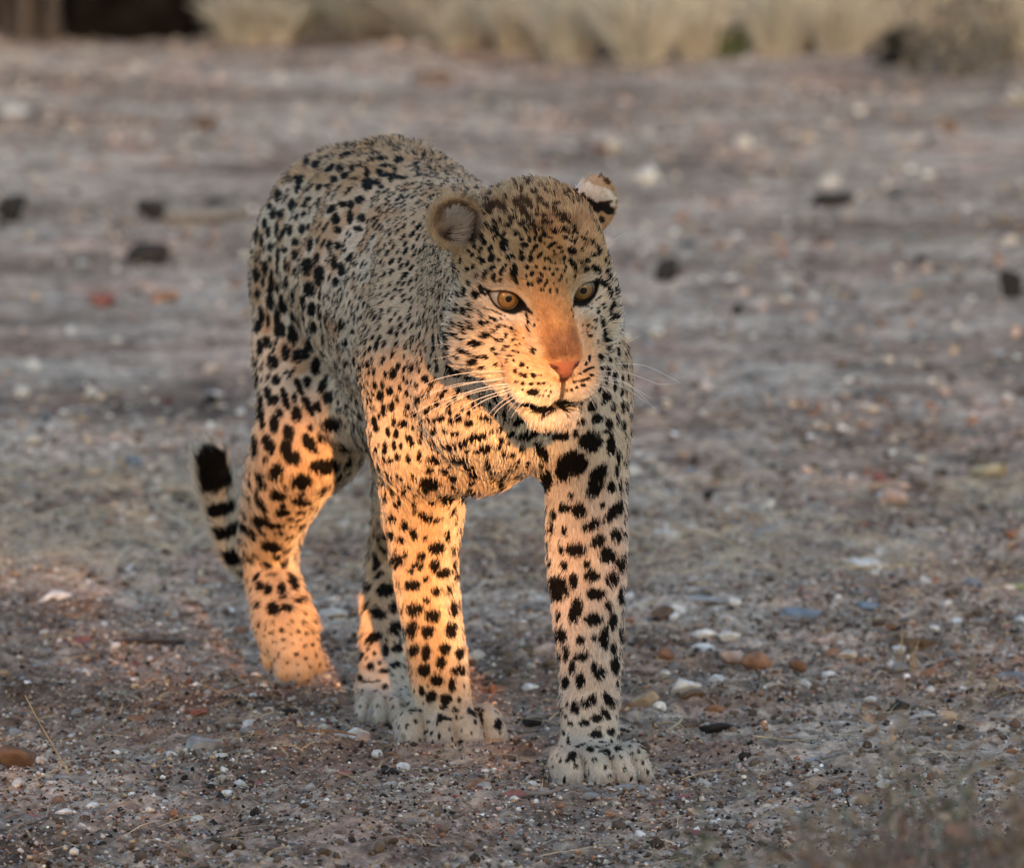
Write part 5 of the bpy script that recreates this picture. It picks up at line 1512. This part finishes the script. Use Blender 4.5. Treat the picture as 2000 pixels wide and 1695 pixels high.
c_ = gnd(765, 84); leafy('brown_shrub', c_, (.12, .12, .12), 500, .03, (.10, .09, .075), 9, label='dry grey-brown bush behind the rump', cat='shrub')

# the dark trunk, top left
m_trunk = mat_simple('shade_tone_bark', (.008, .0065, .0055), rough=1.0, spec=0.0, noise=(14, .5), bump=(30, .5, .01))  # near-black: the trunk's deep shade is put into the bark colour
def trunk_mesh(c0, path, radii, sides=28, seed=1, ridge=.10):
    path = np.array(path, float); V_, F_ = [], []
    n1 = len(path)
    for i in range(n1):
        for j in range(sides):
            a = 2*math.pi*j/sides
            rr2 = radii[i]*(1+ridge*math.sin(a*7+seed+i*.3)+ridge*.6*math.sin(a*11+seed*2-i*.4))
            V_.append(path[i]+np.array([math.cos(a)*rr2, math.sin(a)*rr2, 0]))
    for i in range(n1-1):
        for j in range(sides): F_.append((i*sides+j, i*sides+(j+1) % sides, (i+1)*sides+(j+1) % sides, (i+1)*sides+j))
    return np.array(V_), np.array(F_)
def crown_mesh(centres, n_, size, seed, col, keepf=None):
    r_ = np.random.default_rng(seed); P_ = []
    tot = sum(c[3]*c[4]*c[5] for c in centres)
    for (cx, cy, cz, rx, ry, rz) in centres:
        m_ = int(n_*rx*ry*rz/tot); d = nrm(r_.normal(size=(m_, 3)))*(r_.random((m_, 1))**(1/2.4)); P_.append(d*np.array([rx, ry, rz])+np.array([cx, cy, cz]))
    P_ = np.concatenate(P_)
    if keepf is not None: P_ = P_[keepf(P_, r_)]
    n2 = len(P_); a = nrm(r_.normal(size=(n2, 3))); b2 = nrm(np.cross(a, r_.normal(size=(n2, 3))))
    s_ = size*r_.uniform(.6, 1.3, (n2, 1))
    V_ = np.stack([P_-a*s_, P_+b2*s_*.5, P_+a*s_, P_-b2*s_*.5], 1).reshape(-1, 3)
    F_ = np.arange(n2*4).reshape(-1, 4)
    return V_, F_, np.clip(np.array(col)*(1+r_.normal(0, .3, (n2, 1))), .01, .3)
m_crown = mat_simple('tree_leaves', (.06, .07, .03), rough=.7, attr='leafc')
def tree(label, base, trunk_r, height, crown, n_leaf, size, seed, col=(.05, .06, .025), keepf=None, mat=None, lean=(0, 0)):
    root = bpy.data.objects.new('tree', None); scene.collection.objects.link(root); root.location = base; tag(root, label, 'tree')
    hs = np.linspace(-.1, height, 9)
    path = [(lean[0]*(max(h_, 0)/height)**1.5, lean[1]*(max(h_, 0)/height)**1.5, h_) for h_ in hs]
    rad_ = [trunk_r*(1.25-.35*min(i, 1))*(1-.075*i) for i in range(9)]
    V_, F_ = trunk_mesh(base, path, rad_, seed=seed)
    o = np_mesh('trunk', V_, F_, mat or m_trunk); o.parent = root
    vs_, fs_, of = [], [], 0
    r_ = np.random.default_rng(seed+5)
    for cx, cy, cz, rx, ry, rz in crown:
        p0 = np.array([lean[0]*.7, lean[1]*.7, height*.8]); p2 = np.array([cx, cy, cz])
        v1, f1 = tube('', [p0, (p0+p2)/2+r_.normal(0, .1, 3), p2], trunk_r*.45, trunk_r*.12, None, ret=True, sides=7)
        vs_.append(v1); fs_.append(f1+of); of += len(v1)
    o = np_mesh('limbs', np.concatenate(vs_), np.concatenate(fs_), mat or m_trunk); o.parent = root
    V_, F_, C_ = crown_mesh(crown, n_leaf, size, seed, col, keepf)
    o = np_mesh('crown', V_, F_, m_crown, smooth=False); set_col(o.data, 'leafc', np.repeat(C_, 4, 0)); o.parent = root
    return root
# its right edge is seen at px 402, its foot at py 75
bt = gnd(245, 76); rt = (402-105)/2*pxm(bt[1])
tree('dark tree trunk, deep shade put into its bark colour, in the top left corner', (bt[0], bt[1]+rt, 0), rt*1.14, 3.4,
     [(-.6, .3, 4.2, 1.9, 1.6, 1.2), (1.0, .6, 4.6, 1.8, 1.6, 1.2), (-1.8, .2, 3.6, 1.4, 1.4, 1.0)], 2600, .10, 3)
# brown stems left of it
for i in range(7):
    px0 = [8, 30, 52, 74, 92, 110, 62][i]; c_ = gnd(px0, 80+2*i % 5)
    o = tube('bush_stem', [c_-np.array([0, 0, .02]), c_+np.array([.03*math.sin(i*2), .02, .3]), c_+np.array([.10*math.sin(i*3), .05, .75])], .018+.004*(i % 3), .008, m_bark, sides=6)
    tag(o, 'brown bush stem beside the dark tree trunk, top left', 'stem', 'brown bush stems at the top left')
c_ = gnd(60, 72); leafy('dark_bush', c_+np.array([0, .35, 0]), (.22, .2, .6), 3000, .045, (.022, .018, .014), 12, label='dark brown bush behind the bush stems, top left corner', cat='shrub', stemcol=(.04, .03, .02))

# ------------------------------------------------------------------ blurred dry weeds close to the camera
def weed(px, Y, htop_py, label, col, seed, n_leaf=40, size=.020, spread=.05, stems=4, cat='weed', seedhead=False):
    """a weed rooted at depth Y whose top is seen at height htop_py"""
    r_ = np.random.default_rng(seed); top = at(px, htop_py, Y); H_ = top[2]
    root = bpy.data.objects.new('dry_weed', None); scene.collection.objects.link(root); root.location = (top[0], Y, 0); tag(root, label, cat, None)
    vs_, fs_, of = [], [], 0; P_ = []
    for s_ in range(stems):
        e = np.array([r_.normal(0, spread), r_.normal(0, spread), H_*r_.uniform(.72, 1.0)])
        mid = e*.5+np.array([r_.normal(0, spread*.25), r_.normal(0, spread*.25), 0])
        v1, f1 = tube('', [np.array([0, 0, -.02]), mid, e], .0016, .0007, None, ret=True, sides=4); vs_.append(v1); fs_.append(f1+of); of += len(v1)
        for t in r_.uniform(.35, 1.0, n_leaf//stems):
            P_.append(np.where(t < .5, mid*t*2, mid+(e-mid)*(t*2-1))+r_.normal(0, .006, 3))
    m_ = mat_simple('weed_stem', tuple(np.array(col)*.8), rough=.8)
    o = np_mesh('stems', np.concatenate(vs_), np.concatenate(fs_), m_); o.parent = root
    P_ = np.array(P_); n2 = len(P_); d = nrm(r_.normal(size=(n2, 3))+np.array([0, 0, .7 if seedhead else .2])); sz_ = size*r_.uniform(.6, 1.3, (n2, 1))
    o = blades('leaves', P_, P_+d*sz_, r_.uniform(.2, .5, n2)*size, np.clip(np.array(col)*(1+r_.normal(0, .3, (n2, 1))), .02, .7), m_blade, segs=2, seed=seed); o.parent = root
BR, GR, RD, OR = (.27, .22, .17), (.20, .205, .15), (.25, .17, .14), (.30, .25, .18)
WD = [
 (1960, 7.5, 1215, 'tallest dry weed at the right edge, out of focus', OR, 60, .05), (1900, 7.4, 1520, 'reddish weed in the lower right corner', RD, 70, .06),
 (1830, 7.6, 1440, 'green-tipped weed left of the reddish weed', GR, 60, .05), (1760, 7.3, 1560, 'low brown weed at the bottom right', BR, 70, .06),
 (1690, 7.5, 1500, 'brown weed between the green weed and the grey-green weed', BR, 50, .05), (1610, 7.6, 1480, 'slender orange-brown weed leaning left near the paw', OR, 30, .035),
 (1520, 7.4, 1590, 'grey-green low weed at the bottom, right of the centre', GR, 50, .05), (1420, 7.5, 1570, 'sparse grey-green weed under the nearest paw', GR, 26, .05),
 (1990, 7.3, 1470, 'brown weed cut by the right edge', BR, 70, .05), (1700, 7.2, 1625, 'dark red low weed at the bottom edge', RD, 60, .05),
 (1850, 7.2, 1610, 'brown-red weed filling the lower right corner', RD, 80, .06), (1590, 7.2, 1640, 'brown tuft at the bottom edge', BR, 50, .05),
 (1780, 7.9, 1300, 'thin pale weed stem rising on the right', BR, 16, .03),
 (330, 7.4, 1645, 'faint olive weed at the bottom left', GR, 24, .05), (560, 7.4, 1655, 'faint brown weed at the bottom, left of the centre', BR, 20, .05), (1050, 7.3, 1670, 'tiny brown weed top at the bottom edge, centre', BR, 16, .04)]
for i, (a, Y_, t, lb, cc, nl, spd) in enumerate(WD): weed(a, Y_, t, lb, cc, 40+i, int(nl*3.2), spread=spd*1.25, stems=9 if nl > 40 else 5, size=.016)
rw_ = np.random.default_rng(515)
for i in range(16):
    a = rw_.uniform(1480, 2040); Yw = rw_.uniform(7.15, 7.7); t = 1690-(a-1480)*.32+rw_.uniform(-50, 40)
    weed(a, Yw, max(t, 1500), 'low brown dry weed in the blurred clump in the lower right corner', [BR, GR, BR, RD][i % 4], 300+i, 120, spread=.08, stems=9, size=.018)
for o in scene.objects:
    if o.get('label', '').startswith('low brown dry weed in the blurred'): o['group'] = 'dry weeds of the lower right clump'
print('env', time.time()-_t1)

# ------------------------------------------------------------------ unseen trees added behind the camera to shade the place, gaps cut for the sun
TANE = math.tan(SUN_EL); SH = np.array([math.sin(SUN_AZ), -math.cos(SUN_AZ), 0]); ST_ = np.array([math.cos(SUN_AZ), math.sin(SUN_AZ), 0]); OO = np.array([0, 9.7, 0])
def gap_keep(off):  # drops leaves along the sun's path to shape the lit patches
    off = np.array(off)
    def f(P_, r_):
        Q = P_+off-OO; D_ = Q@SH; t = Q@ST_; z = Q[:, 2]-D_*TANE
        g1 = (t > -.245) & (t < .12) & (z > np.interp(t, [-.2, -.12], [.165, .115])) & (z < np.interp(t, [-.3, -.2, -.13, -.09, -.05, 0, .06, .12], [.43, .45, .465, .445, .485, .55, .555, .50]))
        g2 = (t > -.62) & (t < -.34) & (z > .18) & (z < .44) & (r_.random(len(z)) < .62)
        part = (t > .045) & (z < .40) & g1 & (r_.random(len(z)) < .45)
        return ~((g1 & ~part) | g2)
    return f
TR = [(-4.6, -1.6, 'added shade tree with a wide crown, unseen left behind the camera', 11), (-1.5, -2.2, 'added shade tree, unseen behind the camera, its crown cut open for the sun', 12), (1.6, -1.9, 'added shade tree with a dense crown, unseen right behind the camera', 13), (4.8, -1.6, 'added shade tree with a wide crown, unseen far right behind the camera', 14)]
for (tx, ty, lb, sd_) in TR:
    base = (tx, ty, 0)
    cr = [(0, 0, 2.6, 1.9, .8, 1.6), (-1.2, .2, 3.6, 1.6, .8, 1.5), (1.2, .1, 3.7, 1.6, .8, 1.5), (0, 0, 5.2, 1.9, .9, 1.5), (0.6, .1, 1.3, 1.8, .7, 1.3), (-.5, .1, 1.9, 1.9, .6, 1.2), (-.7, 0, 6.4, 1.7, .9, 1.2), (1.0, 0, 6.6, 1.6, .9, 1.2)]
    tree(lb, base, .14, 3.0, cr, 42000, .060, sd_, keepf=gap_keep(base), mat=m_trunk)
print('all', time.time()-_t1)
